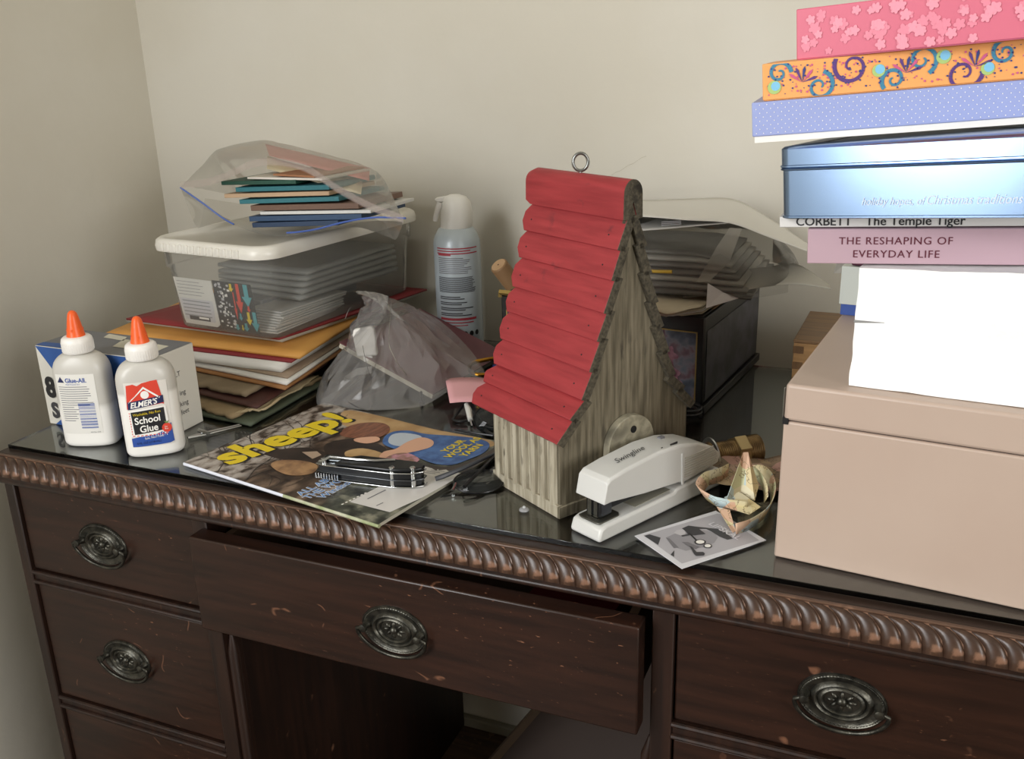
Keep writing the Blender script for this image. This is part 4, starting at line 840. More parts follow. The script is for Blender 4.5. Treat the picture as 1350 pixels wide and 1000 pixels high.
# ridge cap
rc = []
for i in range(13):
    a = pi * i / 12; rc.append((CW - .0105 * cos(a) * 1.0, .2865 + .0125 * sin(a)))
cap_o = [(.0690, .2650)] + rc + [(2 * CW - .0690, .2650), (2 * CW - .0745, .2645), (CW, .280), (.0745, .2645)]
capb = loft([[V((w, y, z)) for w, z in cap_o] for y in (Y0, Y1 - .010)] + [[V((lerp(CW, w, .80), Y1, lerp(.281, z, .80))) for w, z in cap_o]])
rc_o = capb.obj('ridge_cap', redm, bird, smooth=40)
MB().prism(cap_o, Y0 - .0007, Y0 + .0002, XZ).obj('end_grain', grey_d, rc_o)
MB().prism([(.0715, .258), (.0885, .258), (.0835, .281), (.0765, .281)], Y0 + .001, 0, XZ).obj('gable_peak', grey_d, bird)
# arched plaque with a peg hole
ar = [(.080 - .0285, .000)] + [(.080 - .0285 * cos(pi * i / 20), .0545 + .0285 * sin(pi * i / 20)) for i in range(21)] + [(.080 + .0285, .000)]
pq = MB().prism(ar, -.0085, -.0002, XZ).obj('door_plaque', wood('plaque_wood', '#86806c', '#a9a28c', '#39352b', (40, 40, 40), .8, .52, .62, 40, (1, 1, 1), bump=.5), bird, bevel=.0008)
hq = bird.matrix_world.inverted() @ pp(827, 562, BF + V((0, 0, 0)), V((cos(A_), sin(A_), 0)))
MB().lathe([(.0036, 0), (.0036, .0006), (.0001, .0006)], 16, Matrix.Translation((hq.x, -.0084, hq.z)) @ Matrix.Rotation(radians(90), 4, 'X')).obj('peg_hole', M('hole_dark', '#0d0b09', .9), pq)
# screw eye
iv = bird.matrix_world.inverted(); ey_ = V((CW, .066, .2985))
steel2 = M('screw_eye_steel', '#8f918e', .3, .95)
rg = [V((CW + .0072 * sin(t) * .75, .066 - .0075 * sin(t) * .55, .3085 - .0078 * cos(t))) for t in [2 * pi * i / 24 for i in range(25)]]
MB().tube([(CW, .066, .292), (CW, .066, .299), (CW, .066, .3015)], .0014, 8).tube(rg, .0015, 8).obj('screw_eye', steel2, bird, smooth=60)

# ------------------------------------------------------------------ stapler
sa = radians(63.5); so = pz(790, 717)
stp = thing('stapler', 'light grey desktop stapler standing beside the birdhouse', 'stapler', frame((so.x, so.y, 0), (cos(sa), sin(sa), 0)))
ivory = M('stapler_ivory', '#d2d2ce', .33, spec=.5); SW = .036
bs = [(0, .004), (.003, .0125), (.010, .0145), (.10, .0155), (.104, .0185), (.165, .0205), (.170, .017), (.171, 0.0), (.003, 0.0), (0, .0005)]
MB().prism(bs, 0, SW, XZ).obj('stapler_base', ivory, stp, bevel=.0032, seg=3, limit=20)
MB().prism([(.052, .0150), (.103, .0160), (.103, .0165), (.052, .0155)], .006, SW - .006, XZ).obj('base_channel', M('stapler_channel', '#a7a598', .5), stp)
ap = [(.0065, .0345), (.0105, .0540), (.0150, .0572), (.035, .0600), (.078, .0630), (.108, .0610), (.135, .0545), (.158, .0440), (.1675, .0345), (.165, .0265), (.158, .0250), (.112, .0215), (.106, .0238), (.058, .0285), (.016, .0345)]
arm = MB()
npf = len(ap)
for y, k in ((.0005, .0), (.0022, 1.0), (SW - .0022, 1.0), (SW - .0005, .0)):
    for x, z in ap: arm.v.append((x, y, z - (0 if k else .0022 * (1 if z > .04 else 0))))
for r in range(3):
    for i in range(npf): arm.f.append((r * npf + i, r * npf + (i + 1) % npf, (r + 1) * npf + (i + 1) % npf, (r + 1) * npf + i))
arm.f.append(tuple(range(npf))[::-1]); arm.f.append(tuple(3 * npf + i for i in range(npf)))
ao = arm.obj('stapler_arm', ivory, stp, bevel=.0018, seg=3, limit=22)
MB().prism([(.1100, .0205), (.1085, .0520), (.1105, .0520), (.1120, .0205)], -.0006, .0010, XZ).obj('seam', ivory, ao)
for z in range(9): MB().box(.114, .162 - abs(z - 3) * .0012, -.0002, .0007, .0262 + z * .0024, .0266 + z * .0024 + .0004).obj('grip_line', M('stapler_line', '#bdbab0', .4), ao)
MB().box(.011, .026, .009, .027, .017, .0345).obj('staple_head', M('stapler_steel', '#55585c', .22, .9), stp, bevel=.0015)
MB().box(.0095, .0115, .012, .016, .0172, .036).obj('driver_plate', chrome, stp); MB().box(.0095, .0115, .019, .0235, .0172, .036).obj('driver_plate', chrome, stp)
MB().prism([(.026, .030), (.10, .0225), (.10, .019), (.060, .022), (.026, .022)], .011, .025, XZ).obj('magazine_rail', M('stapler_rail', '#3c3e40', .3, .8), stp)
MB().prism([(.006, .0050), (.030, .0050), (.034, .009), (.034, .027), (.030, .031), (.006, .031), (.0045, .027), (.0045, .009)], .0143, .0158).obj('anvil_plate', M('anvil', '#6b6a62', .35, .8), stp, bevel=.0004)
MB().box(.010, .0112, .011, .021, .0158, .0161).obj('anvil_groove', chrome, stp)
MB().lathe([(.0028, .0158), (.0024, .0166), (.0001, .0166)], 12, Matrix.Translation((.018, .022, 0))).obj('anvil_stud', M('anvil', '#6b6a62'), stp)
def armtop(x, y):   # text along the arm, on its top
    zt = lerp(.0600, .0630, (x - .035) / .043); return V((x, y, zt + .0009))
text('Swingline', .0105, lambda a, b: armtop(.036 + a * .95, .0135 + b), INK['black'], ao, shear=.5)
for x0, x1, y, c in ((.098, .108, .005, 'black'), (.086, .088, .0055, 'black'), (.104, .110, .022, 'grey')): MB().box(x0, x1, y, y + (.0006 if c == 'black' else .004), .0590, .0622 + (.0009 if x0 < .1 else .0004)).obj('slot_mark', INK[c], ao)
MB().tube([(.150, SW / 2 - .012, .022), (.150, SW / 2 + .012, .022)], .004, 10).obj('hinge_pin', chrome, stp)

# ------------------------------------------------------------------ portrait card
k4 = [pz(838, 706, .0005), pz(899, 749.5, .0005), pz(1010, 712, .0005)]
cx_ = (k4[2] - k4[1]); cy_ = (k4[0] - k4[1]); cm = frame((k4[1].x, k4[1].y, .0003), (cx_.x, cx_.y, 0)); CWd, CHd = cx_.length, cy_.length
crd = thing('photo_card', 'white bordered grey portrait card lying before the stapler', 'card', cm)
MB().box(0, CWd, 0, CHd, 0, .0006).obj('card_sheet', M('card_white', '#dcdce0', .35), crd)
cinv = cm.inverted()
def cpx(zx, zy): q = cinv @ pz(835 + zx * 180 / 1350, 670 + zy * 85 / 638, .0009); return (q.x, q.y)
def cpoly(pts, ink, lay, name): return patch([cpx(*q) for q in pts], lambda x, y: V((x, y, .0007 + .0001 * lay)), ink if not isinstance(ink, str) else INK[ink], crd, name)
pgm = M('card_grey', '#b5b3b8', .35); pg2 = M('card_grey_mid', '#97959a', .35); pg3 = M('card_grey_dark', '#77757a', .35)
cpoly([(100, 265), (480, 545), (1245, 315), (1130, 235), (900, 60), (830, 50)], pgm, 0, 'print_ground')
cpoly([(105, 272), (160, 257), (270, 290), (245, 362)], 'darkgrey', 1, 'print_block'); cpoly([(368, 458), (405, 415), (403, 480)], 'darkgrey', 1, 'print_block')
cpoly([(320, 290), (420, 245), (560, 250), (700, 215), (800, 240), (835, 290), (800, 340), (700, 385), (600, 400), (520, 420), (440, 395)], pg2, 1, 'print_face')
cpoly([(320, 290), (360, 300), (450, 390), (400, 395)], pg3, 2, 'print_jaw'); cpoly([(400, 245), (430, 215), (500, 205), (520, 250), (470, 270)], 'lightgrey', 2, 'print_ear')
cpoly([(480, 200), (545, 172), (640, 185), (840, 205), (900, 235), (985, 300), (930, 312), (850, 280), (780, 235), (720, 205), (650, 205), (715, 255), (600, 270), (540, 262), (520, 232)], 'darkgrey', 3, 'print_cap')
cpoly([(480, 335), (540, 335), (620, 370), (655, 380), (620, 405), (570, 390), (520, 365)], pg3, 3, 'print_moustache')
cpoly([(545, 250), (560, 248), (630, 315), (618, 322)], 'black', 4, 'print_glasses_arm')
for (ex_, ey2, rx, ry) in ((660, 337, 56, 26), (735, 375, 42, 22)):
    cpoly([(ex_ + rx * cos(2 * pi * i / 24), ey2 + ry * sin(2 * pi * i / 24)) for i in range(24)], 'black', 5, 'print_lens_rim'); cpoly([(ex_ + rx * .75 * cos(2 * pi * i / 24), ey2 + ry * .72 * sin(2 * pi * i / 24)) for i in range(24)], 'white', 6, 'print_lens')
cpoly([(555, 375), (580, 385), (625, 435), (690, 435), (706, 450), (700, 470), (620, 475), (600, 455)], 'darkgrey', 5, 'print_pipe'); cpoly([(470, 272), (560, 255), (555, 268), (485, 282)], 'darkgrey', 4, 'print_brow')
ta, tb = V(cpx(735, 160)), V(cpx(1060, 335)); td = (tb - ta); tl = td.length; td.normalize(); tn = V((-td.y, td.x))
text('LIPSKAL', .0098, lambda x, y: V((ta.x + td.x * x * 1.05 + tn.x * y, ta.y + td.y * x * 1.05 + tn.y * y, .0015)), M('card_lettering', '#d9d7dc', .4), crd, bold=.02)

# ------------------------------------------------------------------ folded map-paper ornament
def map_mat(name, cols, line='#7d6a4a'):
    m = bpy.data.materials.new(name); m.use_nodes = True; nt = m.node_tree; N = nt.nodes; L = nt.links; b = N['Principled BSDF']; b.inputs['Roughness'].default_value = .6
    tc = N.new('ShaderNodeTexCoord'); v = N.new('ShaderNodeTexVoronoi'); v.inputs['Scale'].default_value = 62; L.new(tc.outputs['Object'], v.inputs[0])
    s_ = N.new('ShaderNodeSeparateColor'); L.new(v.outputs['Color'], s_.inputs[0]); r = N.new('ShaderNodeValToRGB'); r.color_ramp.interpolation = 'CONSTANT'; e = r.color_ramp.elements
    while len(e) < len(cols): e.new(.5)
    for i, c in enumerate(cols): e[i].position = i / len(cols); e[i].color = srgb(c)
    L.new(s_.outputs[0], r.inputs[0]); v2 = N.new('ShaderNodeTexNoise'); v2.inputs['Scale'].default_value = 75; v2.inputs['Detail'].default_value = 4; L.new(tc.outputs['Object'], v2.inputs[0])
    r2 = N.new('ShaderNodeValToRGB'); e2 = r2.color_ramp.elements; e2[0].position = .485; e2[0].color = (0, 0, 0, 1); e2[1].position = .5; e2[1].color = (1, 1, 1, 1); x = e2.new(.515); x.color = (0, 0, 0, 1); L.new(v2.outputs[0], r2.inputs[0])
    mx = N.new('ShaderNodeMix'); mx.data_type = 'RGBA'; L.new(r2.outputs[0], mx.inputs[0]); L.new(r.outputs[0], mx.inputs[6]); mx.inputs[7].default_value = srgb(line); L.new(mx.outputs[2], b.inputs['Base Color']); MATS[name] = m; return m
mapm = map_mat('map_paper', ['#e2d6ab', '#e6ddb8', '#d8d9b0', '#e3d2a4', '#dcb79a', '#e8e0c0', '#c3d6d8', '#dccb98'])
orn = thing('paper_ornament', 'ornament folded from map paper strips standing on the portrait card', 'ornament')
def strip(path, w, name, dirs=None, n=5):
    P_ = smoothpath(path, n); D_ = [V((0, 0, 1))] * len(P_) if dirs is None else smoothpath(dirs, n); D_ = [d.normalized() for d in D_]
    return MB().ribbon(P_, D_, w).obj(name, mapm, orn, smooth=60, solid=.0006)
strip([pz(985, 622, .012), pz(1003, 622, .014), pz(1016, 634, .012), pz(1019, 655, .010), pz(1010, 675, .008), pz(990, 690, .0075), pz(970, 697, .0075)], .014, 'paper_strip', [V((.2, .3, 1)), V((.2, .2, 1)), V((.3, 0, 1)), V((.3, -.1, 1)), V((.25, -.3, 1)), V((.1, -.4, 1)), V((0, -.4, 1))])
strip([pz(960, 620, .018), pz(945, 627, .020), pz(930, 632, .022), pz(923, 646, .018), pz(938, 658, .014), pz(955, 664, .013), pz(985, 668, .012)], .014, 'paper_strip', [V((0, .2, 1)), V((0, .2, 1)), V((-.3, 0, 1)), V((-.6, -.1, .9)), V((-.2, -.5, 1)), V((0, -.4, 1)), V((.1, -.4, 1))])
def V3(px, py_, z): return pz(px, py_, z)
tip = pz(980, 596, .048) ; bl = pz(957, 660, .016); bc = pz(976, 652, .014); br = pz(995, 660, .012); cen = pz(982, 678, .008)
MB().add([tip, bl, bc, tip + V((.004, .002, 0)), br, pz(1000, 640, .020)], [(0, 1, 2), (3, 2, 4), (0, 2, 3), (3, 4, 5)]).obj('paper_point', mapm, orn, smooth=0, solid=.0006)
MB().add([pz(955, 655, .016), pz(975, 648, .018), pz(1003, 668, .012), pz(988, 678, .009), pz(957, 668, .012)], [(0, 1, 2, 3, 4)]).obj('paper_fold', mapm, orn, smooth=0, solid=.0006)
MB().add([pz(945, 668, .010), pz(962, 672, .010), pz(970, 700, .001), pz(966, 702, .001)], [(0, 1, 2, 3)]).obj('paper_tail', mapm, orn, smooth=0, solid=.0006)
strip([pz(978, 615, .030), pz(995, 622, .024), pz(1008, 640, .017), pz(1010, 658, .011)], .013, 'paper_strip', [V((.3, -.5, .8))] * 4)
# patterned paper behind
pm = map_mat('patterned_paper', ['#8e7462', '#a3816f', '#7d6a52', '#b08a7c', '#96805f', '#857059', '#a88d78', '#74644f'], '#3b3026')
o = MB().grid(lambda u, v: lerp(lerp(pz(930, 645, .004), pz(1035, 650, .004), u), lerp(pz(935, 598, .012), pz(1035, 602, .012), u), v) + V((0, 0, .006 * sin(u * 5.5 + .6) * (.4 + .6 * v) + .002 * fbm((u * 5, v * 4, 2), 1))), 20, 10).obj('patterned_paper', pm, solid=.0005, smooth=60); tag(o, 'crumpled patterned brown paper behind the map ornament and beige box', 'paper')
o.location.z += .004

# ------------------------------------------------------------------ brass pipe fitting
fa, fb = pz(903, 606, .016), pz(1001, 590, .016); fd = (fb - fa); LF = fd.length
fit = thing('pipe_fitting', 'threaded brass pipe fitting lying behind the stapler', 'fitting', frame(fa, (fd.x, fd.y, 0)) @ Matrix.Rotation(radians(90), 4, 'Y'))
brs = M('brass_old', '#8d7550', .36, .95, col2='#5f4c34', scale=70)
MB().lathe([(.009, -.004), (.0125, 0), (.0135, .004), (.0135, .014), (.0125, .016), (.0135, .018), (.0135, .026), (.0150, .028)], 28).obj('barrel', brs, fit, smooth=50)
MB().lathe([(.0155, .0275), (.0185, .0280), (.0188, .0295), (.0155, .0305)], 32).obj('flange', M('steel', '#b9bbba'), fit, smooth=40)
thr = [(.0122 + (.0006 if i % 2 else 0), .0305 + i * .0011) for i in range(26)]
MB().lathe(thr, 26).obj('thread', brs, fit, smooth=40)
x0 = .0305 + 26 * .0011
MB().lathe([(.0160, x0 - .004), (.0165, x0 - .003), (.0165, x0 + .008), (.0160, x0 + .009)], 6).obj('hex_nut', M('brass_nut', '#a8946c', .34, .9), fit, smooth=0)
n2 = max(6, int((LF - x0 - .009) / .0011)); thr2 = [(.0142 + (.0005 if i % 2 else 0), x0 + .009 + i * .0011) for i in range(n2)] + [(.0115, x0 + .009 + n2 * .0011), (.011, x0 + .006 + n2 * .0011)]
MB().lathe(thr2, 28).obj('thread', brs, fit, smooth=40)
# coiled black cord behind
o = MB().tube([pz(912, 548, .006) + V((.010 * cos(t), .010 * sin(t), .0008 * t)) for t in [i * .5 for i in range(36)]], .0022, 7).obj('black_cord', cbm); tag(o, 'small coil of black cord in front of the painted black box', 'cord')

# ------------------------------------------------------------------ painted black box with papers on top
bu = V((.124, .992, 0)); bo = V((.718, .344, 0)); WB, DBx, HB = .268, .225, .116
bbm = frame(bo - V((.992, -.124, 0)) * WB, (.992, -.124, 0))
bb = thing('painted_box', 'black lacquered box with gilt framed floral panels behind the birdhouse', 'box', bbm)
lac = M('lacquer_black', '#121213', .35); gilt = M('gilt_edge', '#a98f52', .4, .6)
MB().box(0, WB, 0, DBx, .010, HB).obj('box_body', lac, bb, bevel=.002); MB().box(-.004, WB + .004, -.004, DBx + .004, 0, .010).obj('plinth', lac, bb, bevel=.001)
MB().box(.001, WB - .003, .0005, DBx - .002, HB, HB + .0015).obj('worn_lid', M('lacquer_worn', '#1a1716', .6, col2='#8a633c', scale=16, lo=.52, hi=.56), bb)
def paint(name):
    m = bpy.data.materials.new(name); m.use_nodes = True; nt = m.node_tree; N = nt.nodes; L = nt.links; tc = N.new('ShaderNodeTexCoord'); n = N.new('ShaderNodeTexNoise'); n.inputs['Scale'].default_value = 38; n.inputs['Detail'].default_value = 3; L.new(tc.outputs['Object'], n.inputs[0])
    r = N.new('ShaderNodeValToRGB'); e = r.color_ramp.elements
    for _ in range(4): e.new(.5)
    for i, (p_, c) in enumerate(((.30, '#2c2e42'), (.42, '#4f5a70'), (.50, '#7d7686'), (.56, '#6a4657'), (.62, '#45243a'), (.70, '#67617a'))): e[i].position = p_; e[i].color = srgb(c)
    L.new(n.outputs[0], r.inputs[0]); L.new(r.outputs[0], N['Principled BSDF'].inputs['Base Color']); N['Principled BSDF'].inputs['Roughness'].default_value = .3; MATS[name] = m; return m
pnt = paint('floral_painting')
for x0, x1 in ((.008, .128), (.138, WB - .008)):
    fp = MB().box(x0, x1, -.0008, .0004, .014, .098).obj('floral_panel', pnt, bb)
    for a, b, c, d in ((x0, x1, .014, .0155), (x0, x1, .0965, .098), (x0, x0 + .0015, .014, .098), (x1 - .0015, x1, .014, .098)): MB().box(a, b, -.0014, -.0004, c, d).obj('gilt_frame', gilt, fp)
    MB().tube([(x0 + .03, -.001, .097), (x0 + .05, -.001, .05), (x0 + .085, -.001, .022)], .0007, 5).obj('painted_stem', INK['black'], fp)
    for fx, fz, r_ in ((x1 - .034, .066, .010), (x1 - .036, .046, .014), (x1 - .028, .034, .010)): patch([(fx + r_ * (1 + .25 * cos(5 * t)) * cos(t), fz + r_ * (1 + .25 * cos(5 * t)) * sin(t)) for t in [2 * pi * i / 30 for i in range(30)]], lambda x, z: V((x, -.0011, z)), M('petal', '#7d3a58', .4, col2='#b98aa0', scale=120), fp, 'painted_flower')
sp2 = MB().box(WB - .0004, WB + .0008, .008, DBx - .008, .014, .098).obj('floral_panel', M('floral_dark', '#2b2c33', .35, col2='#4b4a55', scale=40), bb)
MB().tube([(.0, -.002, HB - .002), (.0, -.002, HB + .004), (.02, -.002, HB + .004)], .0035, 4).obj('gilt_corner', gilt, bb)
def psheet(name, label, front, Yf, back, Yb, mat, cat='paper', wav=.001, seed=0, nu=16, nv=8, solid=.0005, smooth=70):
    f_ = smoothpath([py(*q, Y) for q, Y in zip(front, Yf)], 5); b_ = smoothpath([py(*q, Y) for q, Y in zip(back, Yb)], 5)
    n = min(len(f_), len(b_)) - 1
    g = MB().grid(lambda u, v: lerp(f_[round(u * (len(f_) - 1))], b_[round(u * (len(b_) - 1))], v) + V((0, 0, wav * fbm((u * 4, v * 3, seed), 1) * v)), n * 1, nv)
    o = g.obj(name, mat, smooth=smooth, solid=solid); tag(o, label, cat); return o
ZB = HB + .0025
cream = M('paper_cream', '#b9ad97', .7, col2='#a99d86', scale=12); palep = M('paper_pale', '#c9c6c2', .65)
for k, (lab, c) in enumerate((('lowest cream sheet on the painted black box', cream), ('second cream sheet on the painted black box', palep), ('third cream sheet on the painted black box', cream), ('uppermost curled cream sheet under the bagged papers', cream))):
    f = [(760, 404 - k * 5), (840, 417 - k * 8), (880, 419 - k * 7 + (k % 2) * 4), (925, 410 - k * 7), (948, 398 - k * 5)]; bkp = [(770, 380), (850, 385), (900, 382), (960, 372 - k), (1000, 366 - k)]
    z0 = ZB + k * .004; fp_ = smoothpath([pz(x, y, z0) for x, y in ((740, 394), (830, 411 - k * 2), (878, 417 - k), (926, 413 - k * 3), )], 5)
    dirv = V((.124, .90, 0)).normalized() * .19
    g = MB().grid(lambda u, v: V((lambda p: (p.x, p.y, z0 + .0035 * abs(fbm((u * 6 + k * 9, 1, k), 1)) * (1 - v) ** 2))(fp_[round(u * (len(fp_) - 1))] + dirv * v + V((0, .004 * fbm((u * 9, k, 3), 1), 0)) * (1 - v))), len(fp_) - 1, 8)
    o = g.obj('paper_sheet', c, smooth=70, solid=.0008); tag(o, lab, 'paper')
o = MB().add([py(931, 406, .338), py(974, 393, .352), py(953, 385, .350), py(933, 373, .345)], [(0, 1, 2, 3)]).obj('paper_corner', M('paper_fold_white', '#c7c4c3', .6), solid=.0006, smooth=0); tag(o, 'pointed white paper corner sticking up at the edge of the black box', 'paper')
psheet('curled_sheet', 'pale grey sheet curling out to the right below the bagged papers', [(900, 392), (950, 388), (1000, 379), (1050, 375), (1097, 381)], [.36, .37, .38, .38, .38], [(900, 375), (960, 360), (1010, 352), (1050, 348), (1090, 372)], [.46, .46, .45, .44, .41], M('sheet_grey', '#a9a69c', .6), seed=3)
# bagged documents
sl = [M('doc_dark', '#4a4844', .45, col2='#5d5b56', scale=10), M('doc_mid', '#77746e', .4, col2='#5c5954', scale=8), M('doc_light', '#97938a', .45)]
for k in range(7):
    z0 = ZB + .019 + k * .0062; xr = (1062, 1050, 1060, 1040, 1052, 1030, 1010)[k]
    o = MB().grid(lambda u, v: V((lerp(.52, .765 - .006 * k, u), lerp(.360 + .008 * k, .545, v), z0 + .0010 * fbm((u * 4 + k * 3, v * 3, k), 1) - .006 * max(0, u - .8) * 5 * (k / 7))), 16, 8).obj('document_sleeve', sl[k % 3], smooth=70, solid=.0035)
    tag(o, ('dark', 'middle grey', 'pale grey', 'second dark', 'second grey', 'second pale', 'topmost dark')[k] + ' document sleeve inside the clear bag on the black box', 'sleeve', 'document sleeves on the black box')
o = MB().tube([py(850, 357, .352), py(886, 358, .352)], .0022, 8).obj('yellow_pencil', M('pencil_yellow', '#c9a83a', .5)); tag(o, 'yellow pencil in the clear bag on the black box', 'pencil')
db = thing('document_bag', 'clear plastic bag wrapped around documents on the black box', 'plastic bag')
def dfn(u, v):
    ang = v * pi; y = lerp(.350, .552, (1 - cos(ang)) / 2); prof = sin(ang) ** .45; tap = 1 - max(0, u - .72) ** 2 * 9
    x = lerp(.515, .800, u); h = (.066 * prof + .004) * tap + .004 * fbm((u * 9, v * 5, 2), 1.2) * prof + .003 * abs(fbm((u * 22, v * 6, 8), 1)) * prof
    return V((x, lerp(.45, y, min(1, tap + .2)), ZB + .018 + h * 1.0))
MB().grid(dfn, 44, 26).obj('bag_film', film('document_film', '#b5b2ab', .22, .16, .9), db, smooth=25)
MB().add([py(918, 372, .347), py(935, 371, .347), py(962, 345, .356), py(978, 301, .372), py(962, 300, .372), py(945, 325, .362)], [(0, 1, 2, 5), (5, 2, 3, 4)]).obj('bag_flap', film('document_flap', '#c9c6bd', .45, .15, .8), db, smooth=0)
wp = M('paper_top', '#d8d6cf', .6)
t2 = psheet('paper_sheet', 'white printed sheet just beneath the topmost sheet on the black box', [(760, 306), (842, 304), (905, 299), (960, 294)], [.375, .375, .378, .382], [(770, 284), (845, 284), (905, 285), (965, 286)], [.48, .48, .48, .48], M('paper_print', '#c4c3c0', .5), seed=5)
psheet('paper_sheet', 'large white sheet on top of everything on the black box', [(760, 281), (842, 285), (905, 290), (962, 294), (1012, 312), (1066, 332), (1075, 338)], [.380, .380, .382, .386, .40, .42, .42], [(770, 262), (842, 264), (905, 262), (965, 262), (1015, 288), (1060, 318), (1072, 328)], [.54, .54, .54, .54, .52, .50, .48], wp, seed=6)
for k in range(3): MB().add([py(872, 292 + k * 2.2, .383), py(898, 290.5 + k * 2.0, .384), py(898, 291.7 + k * 2.0, .384), py(872, 293.2 + k * 2.2, .383)], [(0, 1, 2, 3)]).obj('printed_line', INK['midgrey'], t2)

# ------------------------------------------------------------------ finger-jointed wooden box
wb0 = pz(1047, 447, .094)
wbx = thing('wooden_box', 'finger-jointed wooden box standing behind the beige metal box', 'box', frame((wb0.x, wb0.y, 0), (.999, -.03, 0)))
oak = wood('oak_light', '#9c7749', '#b38c5b', '#7d5c36', (3, 50, 50), .55, .64, .72, 40); oakt = wood('oak_lid', '#6f5338', '#86663f', '#5c442c', (3, 40, 40), .5, .64, .72, 40)
MB().box(0, .16, 0, .130, 0, .090).obj('box_body', oak, wbx, bevel=.0008); MB().box(-.0005, .1605, -.0005, .1305, .090, .094).obj('box_lid', oakt, wbx, bevel=.0008)
for k in range(5): MB().box(-.0004, .011, -.0004, .010, .004 + k * .0185, .0125 + k * .0185).obj('finger_joint', M('oak_end', '#7a5a36', .6, col2='#664a2b', scale=150, stretch=(1, 1, .2)), wbx)

# ------------------------------------------------------------------ beige metal box
BA = -6.0; bq = pz(1020, 733)
beige = thing('metal_box', 'beige metal file box with hinged lid at the desk edge', 'metal box', at(bq.x, bq.y, 0, BA)); HX, WX, DX, SL = .1530, .36, .262, .1215
bgm = M('beige_enamel', '#b9a596', .42, col2='#b5a091', scale=6, spec=.4); 
MB().box(0, WX, 0, DX, 0, SL).obj('box_body', bgm, beige, bevel=.0018, seg=3)
MB().box(.0022, WX - .0022, .003, DX - .003, SL, SL + .0012).obj('seam_gap', M('seam_dark', '#2a2624', .7), beige)
MB().box(.0002, WX - .0002, -.0006, DX, SL + .0008, HX).obj('box_lid', bgm, beige, bevel=.0028, seg=3)
MB().box(-.0006, .0040, -.0010, .003, SL - .0022, SL + .0030).obj('corner_notch', M('notch_dark', '#0c0b0b', .8), beige)
MB().tube([(-.0008, .0015, SL + .003), (-.0008, .0015, HX - .004)], .0007, 6).obj('lid_edge', chrome, beige)
bi = beige.matrix_world.inverted()
for px_ in (1216.5, 1223):
    q = bi @ py(px_, 574.5, .02); dq = ray(px_, 574.5); c0 = bi @ CAM; d0 = bi.to_3x3() @ dq; t0 = (0 - c0.y) / d0.y; h = c0 + d0 * t0
    MB().lathe([(.0011, 0), (.0011, .0004), (.0001, .0004)], 10, Matrix.Translation((h.x, 0, h.z)) @ Matrix.Rotation(radians(90), 4, 'X')).obj('rivet_hole', M('hole_dark', '#0d0b09'), beige)

# ------------------------------------------------------------------ pile on the beige box
foam = M('foam_white', '#f4f4f2', .8, bump=.35, bscale=130)
fq = pz(1119, 508.5, HX)
fb_ = thing('foam_block', 'thick white foam block lying on the beige metal box', 'foam block', at(fq.x, fq.y, HX, BA))
def rough(x0, x1, y0, y1, z0, z1, sd, n=14, amp=.0012):
    b = MB()
    def wob(p): return p + V((noise.noise(p * 60 + V((sd, 0, 0))), noise.noise(p * 60 + V((0, sd, 5))), .6 * noise.noise(p * 60 + V((9, 0, sd))))) * amp
    f = lambda a: (lambda u, v: wob(a(u, v)))
    for a in (lambda u, v: V((lerp(x0, x1, u), y0, lerp(z0, z1, v))), lambda u, v: V((lerp(x1, x0, u), y1, lerp(z0, z1, v))), lambda u, v: V((x0, lerp(y1, y0, u), lerp(z0, z1, v))), lambda u, v: V((x1, lerp(y0, y1, u), lerp(z0, z1, v))), lambda u, v: V((lerp(x0, x1, u), lerp(y0, y1, v), z1)), lambda u, v: V((lerp(x0, x1, u), lerp(y1, y0, v), z0))): b.grid(f(a), n, n)
    return b
fm = rough(0, .25, 0, .150, .0006, .0925, 1, 18); fm.v = [(x, y, z + x * .047 * z / .0925) for x, y, z in fm.v]; fm.obj('foam_body', foam, fb_, smooth=40)
MB().tube([(-.0006, -.0003, .0520), (.008, -.0004, .0524), (.021, -.0002, .0530)], [.0011, .0008, .0002], 6).obj('crack', M('foam_crack', '#8a8a88', .9), fb_)
ZFm = HX + .0885
# little boxes behind the foam
wb2 = pz(1105, 413, HX)
sbx = thing('small_carton', 'small white carton with a blue foot behind the foam block', 'box', at(wb2.x, wb2.y - .004, HX + .0003, BA))
MB().box(0, .075, 0, .022, .0105, .048).obj('carton_body', M('carton_pale', '#c5cbc4', .5), sbx, bevel=.0005); MB().box(.002, .075, .0003, .0217, 0, .0105).obj('blue_foot', M('carton_cobalt', '#2f4f9a', .45), sbx)
o = MB().box(.008, .05, .003, .018, .0486, .0585).obj('maroon_box', M('maroon_box', '#4d1f33', .4), bevel=.0015); o.matrix_world = sbx.matrix_world.copy(); tag(o, 'small maroon box resting on the little white carton', 'box')
o = MB().add([py(1099, 360, .262), py(1112, 360, .266), py(1116, 346, .272), py(1103, 346, .266)], [(0, 1, 2, 3)]).obj('paper_scrap', M('scrap', '#a9a49c', .6), solid=.0004, smooth=0); tag(o, 'grey paper scrap beside the small maroon box', 'paper')
